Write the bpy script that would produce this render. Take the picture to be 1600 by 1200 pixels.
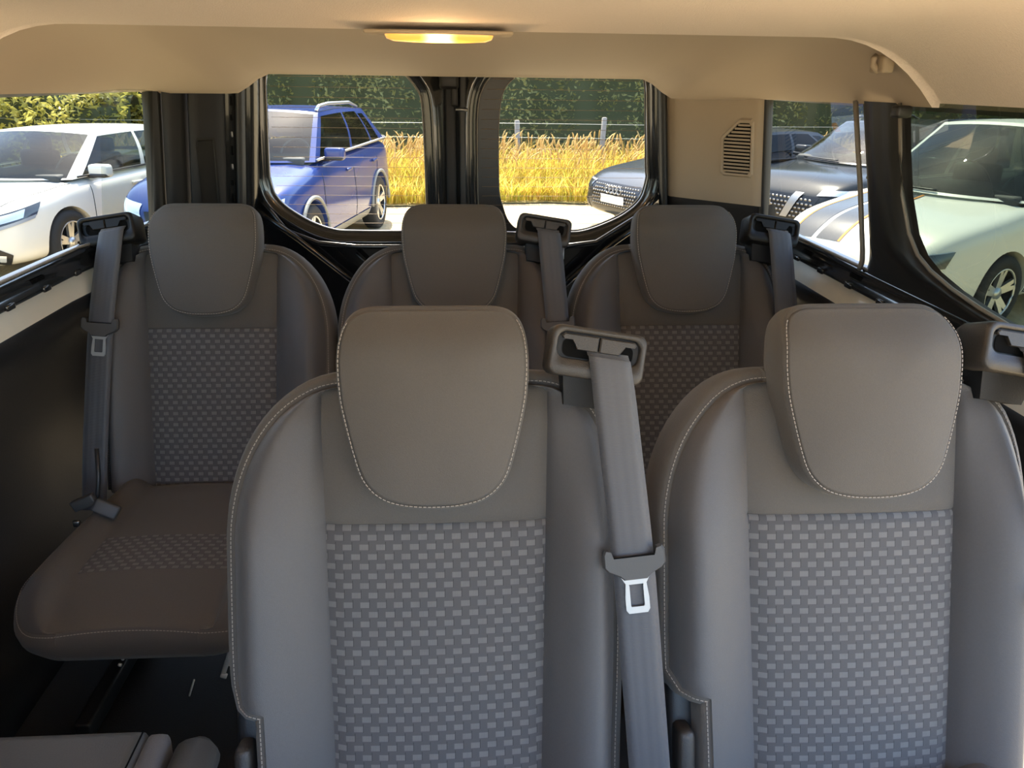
import bpy, bmesh, math, random
from mathutils import Vector, Matrix
from mathutils.bvhtree import BVHTree
random.seed(7)
for _o in list(bpy.data.objects): bpy.data.objects.remove(_o)
SC = bpy.context.scene
COL = SC.collection
PI = math.pi
GZ = -0.68                                   # car park level, seen from the van floor at z = 0

# ------------------------------------------------------------------ camera, sky, sun, exposure
def make_camera():
    yaw, pit, rol = math.radians(4.0), math.radians(21.7), math.radians(0.8)
    f = Vector((math.sin(yaw)*math.cos(pit), math.cos(yaw)*math.cos(pit), -math.sin(pit)))
    r0 = Vector((math.cos(yaw), -math.sin(yaw), 0)); d0 = f.cross(r0)
    c, s = math.cos(rol), math.sin(rol)
    r = r0*c - d0*s; d = r0*s + d0*c
    m = Matrix((r, -d, -f)).transposed().to_4x4()
    m.translation = (0, 0, 1.32)
    cam = bpy.data.cameras.new('camera'); o = bpy.data.objects.new('camera', cam); COL.objects.link(o)
    o.matrix_world = m
    cam.sensor_width = 36; cam.lens = 27.0; cam.clip_start = 0.02; cam.clip_end = 300
    SC.camera = o
make_camera()
SUN_DIR = Vector((-0.07, 0.50, 0.86)).normalized()      # towards the sun: ahead, a little left, high
w = bpy.data.worlds.new('sky'); SC.world = w; w.use_nodes = True
nt = w.node_tree; nt.nodes.clear()
sky = nt.nodes.new('ShaderNodeTexSky'); sky.sky_type = 'NISHITA'; sky.sun_disc = False
sky.sun_elevation = math.asin(SUN_DIR.z); sky.sun_rotation = math.atan2(SUN_DIR.x, SUN_DIR.y)
sky.air_density = 1.0; sky.dust_density = 1.6; sky.ozone_density = 1.0
bg = nt.nodes.new('ShaderNodeBackground'); bg.inputs['Strength'].default_value = 0.34
wo = nt.nodes.new('ShaderNodeOutputWorld')
nt.links.new(sky.outputs[0], bg.inputs[0]); nt.links.new(bg.outputs[0], wo.inputs[0])
sl = bpy.data.lights.new('sun', 'SUN'); sl.energy = 6.5; sl.angle = 0.01; sl.color = (1.0, 0.93, 0.80)
so = bpy.data.objects.new('sun', sl); COL.objects.link(so)
so.rotation_euler = SUN_DIR.to_track_quat('Z', 'Y').to_euler(); so.location = SUN_DIR*30
vs = SC.view_settings
vs.view_transform = 'Standard'; vs.look = 'None'; vs.gamma = 1.0; vs.use_curve_mapping = False
vs.exposure = 1.80

# ------------------------------------------------------------------ materials
MATS = {}
def mat(name, col, rough=0.6, metal=0.0, bump=0.0, bscale=200.0, var=0.0, vscale=20.0, sheen=0.0, coat=0.0, spec=0.5, trans=0.0, emit=None, estr=0.0):
    m = bpy.data.materials.new(name); m.use_nodes = True; MATS[name] = m
    n = m.node_tree.nodes; l = m.node_tree.links; b = n['Principled BSDF']
    b.inputs['Base Color'].default_value = (*col, 1); b.inputs['Roughness'].default_value = rough
    b.inputs['Metallic'].default_value = metal; b.inputs['Specular IOR Level'].default_value = spec
    if sheen:
        b.inputs['Sheen Weight'].default_value = sheen; b.inputs['Sheen Roughness'].default_value = 0.45
    if coat:
        b.inputs['Coat Weight'].default_value = coat; b.inputs['Coat Roughness'].default_value = 0.03
    if emit:
        b.inputs['Emission Color'].default_value = (*emit, 1); b.inputs['Emission Strength'].default_value = estr
    if bump or var:
        tc = n.new('ShaderNodeTexCoord')
    if var:
        nz = n.new('ShaderNodeTexNoise'); nz.inputs['Scale'].default_value = vscale; nz.inputs['Detail'].default_value = 5
        l.new(tc.outputs['Object'], nz.inputs['Vector'])
        mx = n.new('ShaderNodeMix'); mx.data_type = 'RGBA'
        mx.inputs['A'].default_value = (*[c*(1-var) for c in col], 1); mx.inputs['B'].default_value = (*[min(1, c*(1+var)) for c in col], 1)
        l.new(nz.outputs['Fac'], mx.inputs['Factor']); l.new(mx.outputs['Result'], b.inputs['Base Color'])
    if bump:
        nb = n.new('ShaderNodeTexNoise'); nb.inputs['Scale'].default_value = bscale; nb.inputs['Detail'].default_value = 3
        l.new(tc.outputs['Object'], nb.inputs['Vector'])
        bp = n.new('ShaderNodeBump'); bp.inputs['Strength'].default_value = bump; bp.inputs['Distance'].default_value = 0.002
        l.new(nb.outputs['Fac'], bp.inputs['Height']); l.new(bp.outputs['Normal'], b.inputs['Normal'])
    return m
def glass_mat(name, tint, gloss=1.0, rough=0.0, ior=1.5):
    m = bpy.data.materials.new(name); m.use_nodes = True; MATS[name] = m
    n = m.node_tree.nodes; l = m.node_tree.links; n.clear()
    out = n.new('ShaderNodeOutputMaterial'); tr = n.new('ShaderNodeBsdfTransparent'); gl = n.new('ShaderNodeBsdfGlossy')
    tr.inputs['Color'].default_value = (*tint, 1); gl.inputs['Roughness'].default_value = rough
    fr = n.new('ShaderNodeFresnel'); fr.inputs['IOR'].default_value = ior
    ml = n.new('ShaderNodeMath'); ml.operation = 'MULTIPLY'; ml.inputs[1].default_value = gloss
    mx = n.new('ShaderNodeMixShader')
    l.new(fr.outputs[0], ml.inputs[0]); l.new(ml.outputs[0], mx.inputs[0]); l.new(tr.outputs[0], mx.inputs[1]); l.new(gl.outputs[0], mx.inputs[2]); l.new(mx.outputs[0], out.inputs[0])
    return m
def leaf_mat(name, c1, c2, scale=3.0, transl=0.45, rough=0.5):
    m = bpy.data.materials.new(name); m.use_nodes = True; MATS[name] = m
    n = m.node_tree.nodes; l = m.node_tree.links; n.clear()
    out = n.new('ShaderNodeOutputMaterial'); pb = n.new('ShaderNodeBsdfPrincipled'); tl = n.new('ShaderNodeBsdfTranslucent'); mx = n.new('ShaderNodeMixShader')
    tc = n.new('ShaderNodeTexCoord'); nz = n.new('ShaderNodeTexNoise'); nz.inputs['Scale'].default_value = scale; nz.inputs['Detail'].default_value = 6
    rp = n.new('ShaderNodeValToRGB'); rp.color_ramp.elements[0].position = 0.35; rp.color_ramp.elements[1].position = 0.65
    rp.color_ramp.elements[0].color = (*c1, 1); rp.color_ramp.elements[1].color = (*c2, 1)
    l.new(tc.outputs['Object'], nz.inputs['Vector']); l.new(nz.outputs['Fac'], rp.inputs['Fac'])
    l.new(rp.outputs[0], pb.inputs['Base Color']); l.new(rp.outputs[0], tl.inputs['Color']); pb.inputs['Roughness'].default_value = rough
    mx.inputs[0].default_value = transl
    l.new(pb.outputs[0], mx.inputs[1]); l.new(tl.outputs[0], mx.inputs[2]); l.new(mx.outputs[0], out.inputs[0])
    return m

FAB = (0.088, 0.078, 0.068)
def fabric_plain():
    m = mat('fabric_plain', FAB, 0.85, sheen=0.12, bump=0.35, bscale=900, var=0.10, vscale=400)
    return m
fabric_plain()
def fabric_weave():
    """dark cloth with rows of short lighter weft blocks, each row shifted by half a pitch"""
    m = bpy.data.materials.new('fabric_weave'); m.use_nodes = True; MATS['fabric_weave'] = m
    n = m.node_tree.nodes; l = m.node_tree.links; b = n['Principled BSDF']
    uv = n.new('ShaderNodeUVMap'); sp = n.new('ShaderNodeSeparateXYZ'); l.new(uv.outputs[0], sp.inputs[0])
    def M(op, a, b_=None, c=None):
        k = n.new('ShaderNodeMath'); k.operation = op
        for i, v in enumerate((a, b_, c)):
            if v is None: continue
            if isinstance(v, (int, float)): k.inputs[i].default_value = v
            else: l.new(v, k.inputs[i])
        return k.outputs[0]
    X = M('DIVIDE', sp.outputs[0], 0.0238); Y = M('DIVIDE', sp.outputs[1], 0.0138)
    row = M('FLOOR', Y); par = M('FLOORED_MODULO', row, 2.0)
    fx = M('FRACT', M('ADD', X, M('MULTIPLY', par, 0.5))); fy = M('FRACT', Y)
    def band(v, lo, hi, s): return M('MULTIPLY', M('SMOOTHSTEP' if False else 'COMPARE', v, (lo+hi)/2, (hi-lo)/2), 1.0)
    light = M('MULTIPLY', band(fx, 0.02, 0.56, 0), band(fy, 0.10, 0.68, 0))
    groove = M('MULTIPLY', band(fx, 0.58, 0.98, 0), band(fy, 0.0, 0.8, 0))
    edge = M('MULTIPLY', band(fx, 0.555, 0.60, 0), band(fy, 0.05, 0.95, 0))
    rib = M('MULTIPLY_ADD', M('SINE', M('MULTIPLY', sp.outputs[0], 5200.0)), 0.18, 0.82)
    nz = n.new('ShaderNodeTexNoise'); nz.inputs['Scale'].default_value = 900
    l.new(uv.outputs[0], nz.inputs['Vector'])
    big = n.new('ShaderNodeTexNoise'); big.inputs['Scale'].default_value = 45; l.new(uv.outputs[0], big.inputs['Vector'])
    lf = M('MULTIPLY', M('MULTIPLY', light, rib), M('MULTIPLY_ADD', big.outputs['Fac'], 0.9, 0.55))
    mx = n.new('ShaderNodeMix'); mx.data_type = 'RGBA'
    mx.inputs['A'].default_value = (0.072, 0.067, 0.066, 1); mx.inputs['B'].default_value = (0.148, 0.138, 0.131, 1)
    l.new(lf, mx.inputs['Factor'])
    m2 = n.new('ShaderNodeMix'); m2.data_type = 'RGBA'; m2.blend_type = 'MULTIPLY'
    l.new(M('MULTIPLY', edge, 0.6), m2.inputs['Factor']); l.new(mx.outputs['Result'], m2.inputs['A']); m2.inputs['B'].default_value = (0.2, 0.2, 0.2, 1)
    l.new(m2.outputs['Result'], b.inputs['Base Color'])
    b.inputs['Roughness'].default_value = 0.8; b.inputs['Sheen Weight'].default_value = 0.10
    h = M('ADD', M('MULTIPLY', light, 0.5), M('ADD', M('MULTIPLY', groove, 0.3), M('MULTIPLY', nz.outputs['Fac'], 0.25)))
    bp = n.new('ShaderNodeBump'); bp.inputs['Strength'].default_value = 0.5; bp.inputs['Distance'].default_value = 0.0012
    l.new(h, bp.inputs['Height']); l.new(bp.outputs['Normal'], b.inputs['Normal'])
fabric_weave()
mat('fabric_side', (0.080, 0.075, 0.075), 0.58, sheen=0.12, bump=0.25, bscale=900, var=0.08, vscale=300)
mat('stitch', (0.32, 0.28, 0.24), 0.8)
mat('black_plastic', (0.018, 0.018, 0.019), 0.45, bump=0.15, bscale=700)
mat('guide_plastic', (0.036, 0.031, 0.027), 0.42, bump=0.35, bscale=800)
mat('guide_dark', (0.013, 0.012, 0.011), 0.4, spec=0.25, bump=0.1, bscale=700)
mat('slot_black', (0.005, 0.005, 0.005), 0.8, spec=0.05)
mat('chrome', (0.44, 0.43, 0.42), 0.55, metal=1.0)
mat('steel_dull', (0.35, 0.34, 0.33), 0.35, metal=1.0)
mat('bright_steel', (0.75, 0.76, 0.74), 0.4, metal=0.2)
mat('tongue_plastic', (0.055, 0.052, 0.050), 0.5, bump=0.1, bscale=700)
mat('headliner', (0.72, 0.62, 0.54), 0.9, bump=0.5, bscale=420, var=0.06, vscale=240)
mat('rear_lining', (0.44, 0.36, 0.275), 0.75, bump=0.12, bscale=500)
mat('trim_beige', (0.36, 0.285, 0.20), 0.6, bump=0.15, bscale=700)
mat('trim_black', (0.014, 0.014, 0.015), 0.55, spec=0.3, bump=0.2, bscale=500)
mat('paint_black', (0.012, 0.013, 0.014), 0.18, coat=0.6)
mat('paint_satin', (0.010, 0.010, 0.010), 0.42, spec=0.35)
mat('rubber', (0.012, 0.012, 0.012), 0.5)
mat('seal_grey', (0.20, 0.18, 0.15), 0.5)
mat('body_cream', (0.72, 0.68, 0.58), 0.35, coat=0.3, var=0.05, vscale=30)
mat('floor_black', (0.02, 0.02, 0.02), 0.8, bump=0.4, bscale=300)
mat('vinyl_grey', (0.055, 0.053, 0.051), 0.5, bump=0.15, bscale=400)
mat('frit', (0.014, 0.011, 0.008), 0.4)
mat('wire_tan', (0.30, 0.20, 0.11), 0.5)
mat('roof_white', (0.75, 0.75, 0.73), 0.3, coat=0.5)
glass_mat('glass_van', (0.60, 0.61, 0.58), 0.10)
glass_mat('glass_side', (0.48, 0.49, 0.46), 0.10)
glass_mat('glass_tint', (0.145, 0.172, 0.135), 0.10)
glass_mat('glass_pale', (0.80, 0.84, 0.80), 0.3)
glass_mat('glass_car', (0.42, 0.50, 0.47), 0.85)
glass_mat('glass_dark', (0.05, 0.055, 0.055), 0.8)
glass_mat('lamp_clear', (0.85, 0.87, 0.88), 2.0)
def belt_mat():
    m = mat('belt_webbing', (0.062, 0.062, 0.069), 0.5, sheen=0.3)
    n = m.node_tree.nodes; l = m.node_tree.links; b = n['Principled BSDF']
    uv = n.new('ShaderNodeUVMap'); wv = n.new('ShaderNodeTexWave'); wv.wave_type = 'BANDS'; wv.bands_direction = 'X'
    wv.inputs['Scale'].default_value = 22; mp = n.new('ShaderNodeMapping'); l.new(uv.outputs[0], mp.inputs[0]); l.new(mp.outputs[0], wv.inputs[0])
    wy = n.new('ShaderNodeTexWave'); wy.bands_direction = 'Y'; wy.inputs['Scale'].default_value = 160; l.new(uv.outputs[0], wy.inputs[0])
    ad = n.new('ShaderNodeMath'); ad.operation = 'MULTIPLY_ADD'; ad.inputs[1].default_value = 0.6
    l.new(wy.outputs['Fac'], ad.inputs[0]); l.new(wv.outputs['Fac'], ad.inputs[2])
    bp = n.new('ShaderNodeBump'); bp.inputs['Strength'].default_value = 0.35; bp.inputs['Distance'].default_value = 0.0008
    l.new(ad.outputs[0], bp.inputs['Height']); l.new(bp.outputs['Normal'], b.inputs['Normal'])
belt_mat()

# ------------------------------------------------------------------ object helpers
def M_(m): return MATS[m] if isinstance(m, str) else m
def obj(name, verts, faces, m, parent=None, smooth=True, uvs=None, mats=None, fmat=None):
    me = bpy.data.meshes.new(name); me.from_pydata([tuple(v) for v in verts], [], faces); me.update()
    for k in ([m] if mats is None else mats): me.materials.append(M_(k))
    if fmat: me.polygons.foreach_set('material_index', fmat)
    if smooth: me.polygons.foreach_set('use_smooth', [True]*len(me.polygons))
    if uvs is not None:
        ul = me.uv_layers.new(name='UVMap')
        for lp in me.loops: ul.data[lp.index].uv = uvs[lp.vertex_index]
    o = bpy.data.objects.new(name, me); COL.objects.link(o)
    if parent: o.parent = parent
    return o
def fix(o):
    bm = bmesh.new(); bm.from_mesh(o.data); bmesh.ops.recalc_face_normals(bm, faces=bm.faces); bm.to_mesh(o.data); bm.free()
    return o
def thing(name, label, cat, loc=(0, 0, 0), rz=0.0, group=None):
    o = bpy.data.objects.new(name, None); COL.objects.link(o); o.empty_display_size = 0.1
    o.location = loc; o.rotation_euler = (0, 0, rz); o['label'] = label; o['category'] = cat
    if group: o['group'] = group
    return o
def tag(o, label, cat, group=None):
    o['label'] = label; o['category'] = cat
    if group: o['group'] = group
    return o
def struct(o, label=None):
    o['kind'] = 'structure'
    if label: o['label'] = label
    return o
def bm_obj(name, bm, m, parent=None, smooth=True):
    me = bpy.data.meshes.new(name); bm.to_mesh(me); bm.free(); me.materials.append(M_(m))
    if smooth: me.polygons.foreach_set('use_smooth', [True]*len(me.polygons))
    o = bpy.data.objects.new(name, me); COL.objects.link(o)
    if parent: o.parent = parent
    return o
def rbox(name, c, s, m, parent=None, bev=0.008, seg=2, rot=None, taper=None):
    """bevelled box: centre c, full size s"""
    bm = bmesh.new(); bmesh.ops.create_cube(bm, size=1.0)
    for v in bm.verts:
        if taper and v.co.z > 0: v.co.x *= taper[0]; v.co.y *= taper[1]
        v.co.x *= s[0]; v.co.y *= s[1]; v.co.z *= s[2]
    b = min(bev, min(s)*0.49)
    bmesh.ops.bevel(bm, geom=list(bm.edges), offset=b, segments=seg, profile=0.6, affect='EDGES')
    mt = Matrix.Translation(c)
    if rot is not None: mt = mt @ rot.to_4x4()
    bmesh.ops.transform(bm, matrix=mt, verts=bm.verts)
    o = bm_obj(name, bm, m, parent)
    return o
def tube(name, pts, r, m, parent=None, n=8, closed=False):
    pts = [Vector(p) for p in pts]; V = []; F = []; N = len(pts)
    for i, p in enumerate(pts):
        a = pts[(i-1) % N] if (closed or i > 0) else p; b = pts[(i+1) % N] if (closed or i < N-1) else p
        t = (b-a).normalized(); up = Vector((0, 0, 1)) if abs(t.z) < 0.95 else Vector((0, 1, 0))
        s = t.cross(up).normalized(); q = s.cross(t)
        rr = r[i] if isinstance(r, (list, tuple)) else r
        for k in range(n):
            g = 2*PI*k/n; V.append(p + s*math.cos(g)*rr + q*math.sin(g)*rr)
    for i in range(N if closed else N-1):
        for k in range(n):
            a, b = i*n, ((i+1) % N)*n
            F.append((a+k, a+(k+1) % n, b+(k+1) % n, b+k))
    if not closed:
        F.append(tuple(range(n-1, -1, -1))); F.append(tuple((N-1)*n+k for k in range(n)))
    return fix(obj(name, V, F, m, parent))
def catmull(pts, sub=6, closed=True):
    P = [Vector(p) for p in pts]; N = len(P); out = []
    rng = range(N) if closed else range(N-1)
    for i in rng:
        g = lambda k: P[(i+k) % N] if closed else P[max(0, min(N-1, i+k))]
        p0, p1, p2, p3 = g(-1), g(0), g(1), g(2)
        for j in range(sub):
            t = j/sub
            out.append(0.5*((2*p1)+(p2-p0)*t+(2*p0-5*p1+4*p2-p3)*t*t+(3*p1-p0-3*p2+p3)*t**3))
    if not closed: out.append(P[-1])
    return out
def sstep(a, b, x):
    t = max(0.0, min(1.0, (x-a)/(b-a))); return t*t*(3-2*t)
def lerp(a, b, t): return a+(b-a)*t
def dashes(name, pts, m, parent, length=0.0042, gap=0.0020, r=0.00055):
    """a seam of separate stitches following pts"""
    pts = [Vector(p) for p in pts]; V = []; F = []
    seg = []; acc = 0.0
    for a, b in zip(pts, pts[1:]):
        d = (b-a).length; seg.append((acc, acc+d, a, b)); acc += d
    def at(s):
        for lo, hi, a, b in seg:
            if s <= hi: return a+(b-a)*((s-lo)/max(1e-9, hi-lo))
        return seg[-1][3]
    s = 0.0
    while s+length < acc:
        a, b = at(s), at(s+length); t = (b-a).normalized(); up = Vector((0, -0.94, 0.34)); sd = t.cross(up).normalized(); up = sd.cross(t)
        k = len(V)
        for p in (a, b):
            for q in ((-1, -1), (1, -1), (1, 1), (-1, 1)): V.append(p+sd*q[0]*r+up*q[1]*r)
        F += [(k, k+1, k+2, k+3), (k+7, k+6, k+5, k+4)]+[(k+i, k+4+i, k+4+(i+1) % 4, k+(i+1) % 4) for i in range(4)]
        s += length+gap
    o = obj(name, V, F, m, parent, smooth=False); o['kind'] = 'stuff'
    return fix(o)
def grid_parts(P, UV, nc, nr, assign):
    """P(i,j) vertex of column i, row j; assign(i,j) gives the part key of a face; returns {key: (verts, faces, uvs)}"""
    pts = [[Vector(P(i, j)) for i in range(nc)] for j in range(nr)]; uvs = [[UV(i, j) for i in range(nc)] for j in range(nr)]
    parts = {}
    for j in range(nr-1):
        for i in range(nc-1):
            k = assign(i, j)
            if k is None: continue
            V, F, U, D = parts.setdefault(k, ([], [], [], {}))
            q = []
            for (a, b) in ((i, j), (i+1, j), (i+1, j+1), (i, j+1)):
                if (a, b) not in D:
                    D[(a, b)] = len(V); V.append(pts[b][a]); U.append(uvs[b][a])
                q.append(D[(a, b)])
            F.append(tuple(q))
    return parts, pts

# ------------------------------------------------------------------ the van: floor, headliner, walls
def xw(side, Y):
    t = max(0.0, min(1.0, (Y-1.85)/0.35))
    return side*(0.89-(0.055*t if side < 0 else 0.0))
def wallpt(side, Y, off, z): return Vector((xw(side, Y)-side*off, Y, z))        # off: inwards
def tumble(z): return max(0.0, z-0.94)*0.155
def strip(name, side, prof, m, y0=-0.25, y1=2.25, parent=None, n=24):
    ys = [lerp(y0, y1, k/n) for k in range(n+1)]; V = []; F = []
    for Y in ys:
        for (o, z) in prof: V.append(wallpt(side, Y, o, z))
    c = len(prof)
    for j in range(n):
        for i in range(c-1): F.append((j*c+i, j*c+i+1, (j+1)*c+i+1, (j+1)*c+i))
    return fix(obj(name, V, F, m, parent))
floor = struct(rbox('floor', (0, 1.0, -0.03), (1.94, 3.18, 0.06), 'floor_black', bev=0.01))

def ceil_z(x, Y):
    ax = abs(x)
    front = 1.392-0.105*(max(0.0, ax-0.62)/0.215)**2.3
    if Y <= 1.40: return front+0.045*(1.40-Y)/0.6*(1-sstep(0.6, 0.83, ax))*(1 if Y > 0.8 else 0.6/(1.40-Y))
    lo = 1.325 if ax < 0.50 else lerp(1.325, 1.274, sstep(0.50, 0.60, ax))
    t = (Y-1.40)/0.85
    lift = 0.032*sstep(0, 0.04, Y-1.40)*(1-sstep(0.0, 0.85, t))*(1-sstep(0.70, 0.83, ax))
    return lerp(front, lo, t**1.4)+lift
def make_ceiling():
    xs = sorted(set([round(-0.84+k*0.028, 4) for k in range(61)]))
    ys = [-0.55, -0.3, 0.1, 0.5, 0.8, 1.0, 1.2, 1.3, 1.36, 1.385, 1.395, 1.40, 1.405, 1.412, 1.42, 1.435, 1.45]+[1.45+0.05*k for k in range(1, 16)]+[2.225, 2.24, 2.25]
    V = []; F = []
    for Y in ys:
        for x in xs: V.append((x*(1+0.02*(1 if Y < 1.4 else 0)), Y, ceil_z(x, Y)-(0.004 if Y == 2.24 else 0)))
    n = len(xs)
    for x in xs: V.append((x, 2.262, ceil_z(x, 2.25)+0.006))
    for x in xs: V.append((x, 2.262, 1.46))
    for j in range(len(ys)+1):
        for i in range(n-1): F.append((j*n+i, j*n+i+1, (j+1)*n+i+1, (j+1)*n+i))
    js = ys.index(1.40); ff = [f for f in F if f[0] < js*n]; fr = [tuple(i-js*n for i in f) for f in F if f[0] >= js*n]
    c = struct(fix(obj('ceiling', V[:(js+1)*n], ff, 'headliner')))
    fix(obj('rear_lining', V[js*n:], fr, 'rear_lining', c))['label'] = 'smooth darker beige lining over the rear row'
    return c
ceiling = make_ceiling()
def make_roof():
    V = []; F = []; ys = [-0.57, 2.62]; pr = [(-0.93, 1.27), (-0.90, 1.40), (-0.80, 1.48), (-0.4, 1.53), (0, 1.54), (0.4, 1.53), (0.80, 1.48), (0.90, 1.40), (0.93, 1.27)]
    for Y in ys:
        for p in pr: V.append((p[0], Y, p[1]))
    for i in range(len(pr)-1): F.append((i, i+1, len(pr)+i+1, len(pr)+i))
    F.append((10, 11, 12, 13, 14, 15, 16))
    return struct(obj('roof', V, F, 'roof_white'))
make_roof()

LOW = [(-0.075, -0.04), (-0.075, 0.60), (-0.070, 0.68), (-0.052, 0.735), (-0.030, 0.765), (-0.014, 0.785), (-0.008, 0.805), (-0.010, 0.822), (-0.014, 0.828)]
CREAM = [(-0.010, 0.826), (-0.014, 0.845), (-0.024, 0.866), (-0.034, 0.884)]
RAIL = [(-0.036, 0.886), (-0.006, 0.880), (0.000, 0.884), (0.002, 0.892), (-0.006, 0.900), (-0.008, 0.916), (0.000, 0.924), (0.001, 0.932), (-0.006, 0.938), (-0.020, 0.941)]
HEAD = [(tumble(1.31)-0.045, 1.306), (tumble(1.31)-0.03, 1.304), (tumble(1.33)-0.03, 1.33), (tumble(1.34)-0.02, 1.40)]
for side, nm in ((-1, 'left'), (1, 'right')):
    ya = -0.55 if side < 0 else 1.03            # the right sliding door stands open beside the camera
    wl = struct(strip('wall_'+nm, side, LOW, 'trim_black', ya))
    strip('painted_ledge', side, CREAM, 'body_cream', ya, parent=wl)
    rail = strip('window_rail', side, RAIL, 'paint_black', ya, parent=wl)
    strip('window_header', side, HEAD, 'trim_black', ya, parent=wl)
    tube('rail_highlight', [wallpt(side, lerp(1.04, 2.2, k/20), -0.004, 0.9385) for k in range(21)], 0.0035, 'seal_grey', wl, 6)  # pale tube painting the highlight along the rail's top edge
    for k in range(8):
        Y = 1.09+k*0.145
        o = rbox('clip', (0, 0, 0), (0.008, 0.030, 0.013), 'paint_black', None, 0.004, 2)
        o.parent = wl; o.location = wallpt(side, Y, 0.002, 0.888)
    for k in range(4):
        Y = 1.14+k*0.26
        o = rbox('rail_slot', (0, 0, 0), (0.003, 0.052, 0.010), 'slot_black', None, 0.0015, 1)
        o.parent = wl; o.location = wallpt(side, Y, -0.0065, 0.910)
strip('left_light_block', -1, [(-0.02, 0.93), (tumble(1.1), 1.1), (tumble(1.29), 1.29)], 'trim_black', -0.55, 1.24, bpy.data.objects['wall_left'], 6)  # unseen opaque panel, added to shut out light from the left
struct(rbox('wall_front', (0, -0.57, 0.29), (1.94, 0.04, 0.58), 'trim_black', None, 0.01))  # low wall out of view, added to cut the light entering in front
def glass_side(name, side, y0, y1, m, z0=0.935, z1=1.31, off=-0.014):
    n = 8; V = []; F = []
    for k in range(n+1):
        Y = lerp(y0, y1, k/n); V.append(wallpt(side, Y, off+tumble(z0), z0)); V.append(wallpt(side, Y, off+tumble(z1), z1))
    for k in range(n): F.append((2*k, 2*k+2, 2*k+3, 2*k+1))
    return struct(obj(name, V, F, m))
w1 = glass_side('window_1', -1, 1.22, 2.20, 'glass_side')
w2 = glass_side('window_2', 1, 1.60, 2.21, 'glass_side')
w3 = glass_side('window_3', 1, 1.03, 1.50, 'glass_tint')
w1b = glass_side('window_4', -1, 1.98, 2.20, 'glass_pale', off=-0.022)
# right pillar between the side windows: flares out at its foot
def make_pillar():
    rows = [(0.936, 1.03, 1.63), (0.945, 1.04, 1.625), (0.952, 1.06, 1.622), (0.958, 1.12, 1.62), (0.966, 1.20, 1.62), (0.978, 1.28, 1.62), (0.995, 1.35, 1.622), (1.015, 1.395, 1.625), (1.05, 1.43, 1.63), (1.12, 1.46, 1.64), (1.20, 1.475, 1.655), (1.286, 1.485, 1.67)]
    n = 14; V = []; F = []
    for (z, a, b) in rows:
        for i in range(n+1):
            t = i/n; Y = lerp(a, b, t)
            e = min(t*(b-a), (1-t)*(b-a)); off = 0.020*sstep(0, 0.05, e)+0.006*math.exp(-((t*(b-a)-0.10)/0.02)**2)-0.012
            V.append(wallpt(1, Y, tumble(z)+off, z))
    for j in range(len(rows)-1):
        for i in range(n): F.append((j*(n+1)+i, j*(n+1)+i+1, (j+1)*(n+1)+i+1, (j+1)*(n+1)+i))
    o = struct(fix(obj('trim_1', V, F, 'paint_satin')))
    # rear edge strip, grey
    pts = [wallpt(1, b, tumble(z)+0.004, z) for (z, a, b) in rows]
    tube('edge_strip', pts, 0.006, 'seal_grey', o, 6)
    pts = [wallpt(1, a+0.012, tumble(z)+0.003, z) for (z, a, b) in rows[1:]]
    tube('pillar_seal', pts, 0.004, 'seal_grey', o, 6)
    lat = rbox('window_latch', (0, 0, 0), (0.03, 0.028, 0.022), 'black_plastic', o, 0.006)
    lat.location = wallpt(1, 1.46, tumble(1.27)+0.02, 1.272)
    return o
make_pillar()

# left rear corner: black uprights, slotted panel, painted flange
def upright(name, pts, m, z0, z1, lean, parent=None, smooth=True):
    zs = [lerp(z0, z1, k/6) for k in range(7)]; V = []; F = []; n = len(pts)
    for z in zs:
        for p in pts: V.append((p[0]+lean*(z-1.13), p[1], z))
    for j in range(6):
        for i in range(n-1): F.append((j*n+i, j*n+i+1, (j+1)*n+i+1, (j+1)*n+i))
    return fix(obj(name, V, F, m, parent, smooth))
tl = struct(upright('trim_2', [(-0.745, 2.300), (-0.748, 2.276), (-0.742, 2.268), (-0.72, 2.288), (-0.69, 2.318), (-0.674, 2.338), (-0.668, 2.36)], 'trim_black', 0.30, 1.34, 0.10))
upright('upright_panel', [(-0.805, 2.245), (-0.800, 2.228), (-0.78, 2.240), (-0.762, 2.258), (-0.756, 2.275), (-0.752, 2.300)], 'trim_black', 0.30, 1.34, 0.10, tl)
upright('glass_seal', [(-0.845, 2.215), (-0.828, 2.203), (-0.818, 2.208), (-0.808, 2.222), (-0.806, 2.250)], 'rubber', 0.30, 1.34, 0.10, tl)
upright('painted_flange', [(-0.669, 2.350), (-0.664, 2.356), (-0.646, 2.374), (-0.643, 2.385)], 'paint_black', 0.30, 1.34, 0.10, tl)
upright('door_seal', [(-0.647, 2.385), (-0.645, 2.366), (-0.636, 2.366), (-0.627, 2.380), (-0.624, 2.40)], 'rubber', 0.30, 1.34, 0.10, tl)
upright('door_flange', [(-0.625, 2.395), (-0.618, 2.400), (-0.604, 2.414), (-0.594, 2.45)], 'paint_black', 0.30, 1.34, 0.10, tl)
for k in range(7):
    z = 0.98+k*0.045
    o = rbox('flange_hole', (0, 0, 0), (0.004, 0.009, 0.016 if k % 3 else 0.026), 'chrome' if k in (2, 4) else 'slot_black', tl, 0.0018, 1, Matrix.Rotation(PI/4, 3, 'Z'))
    o.location = (-0.655+0.10*(z-1.13), 2.364, z)
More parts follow.
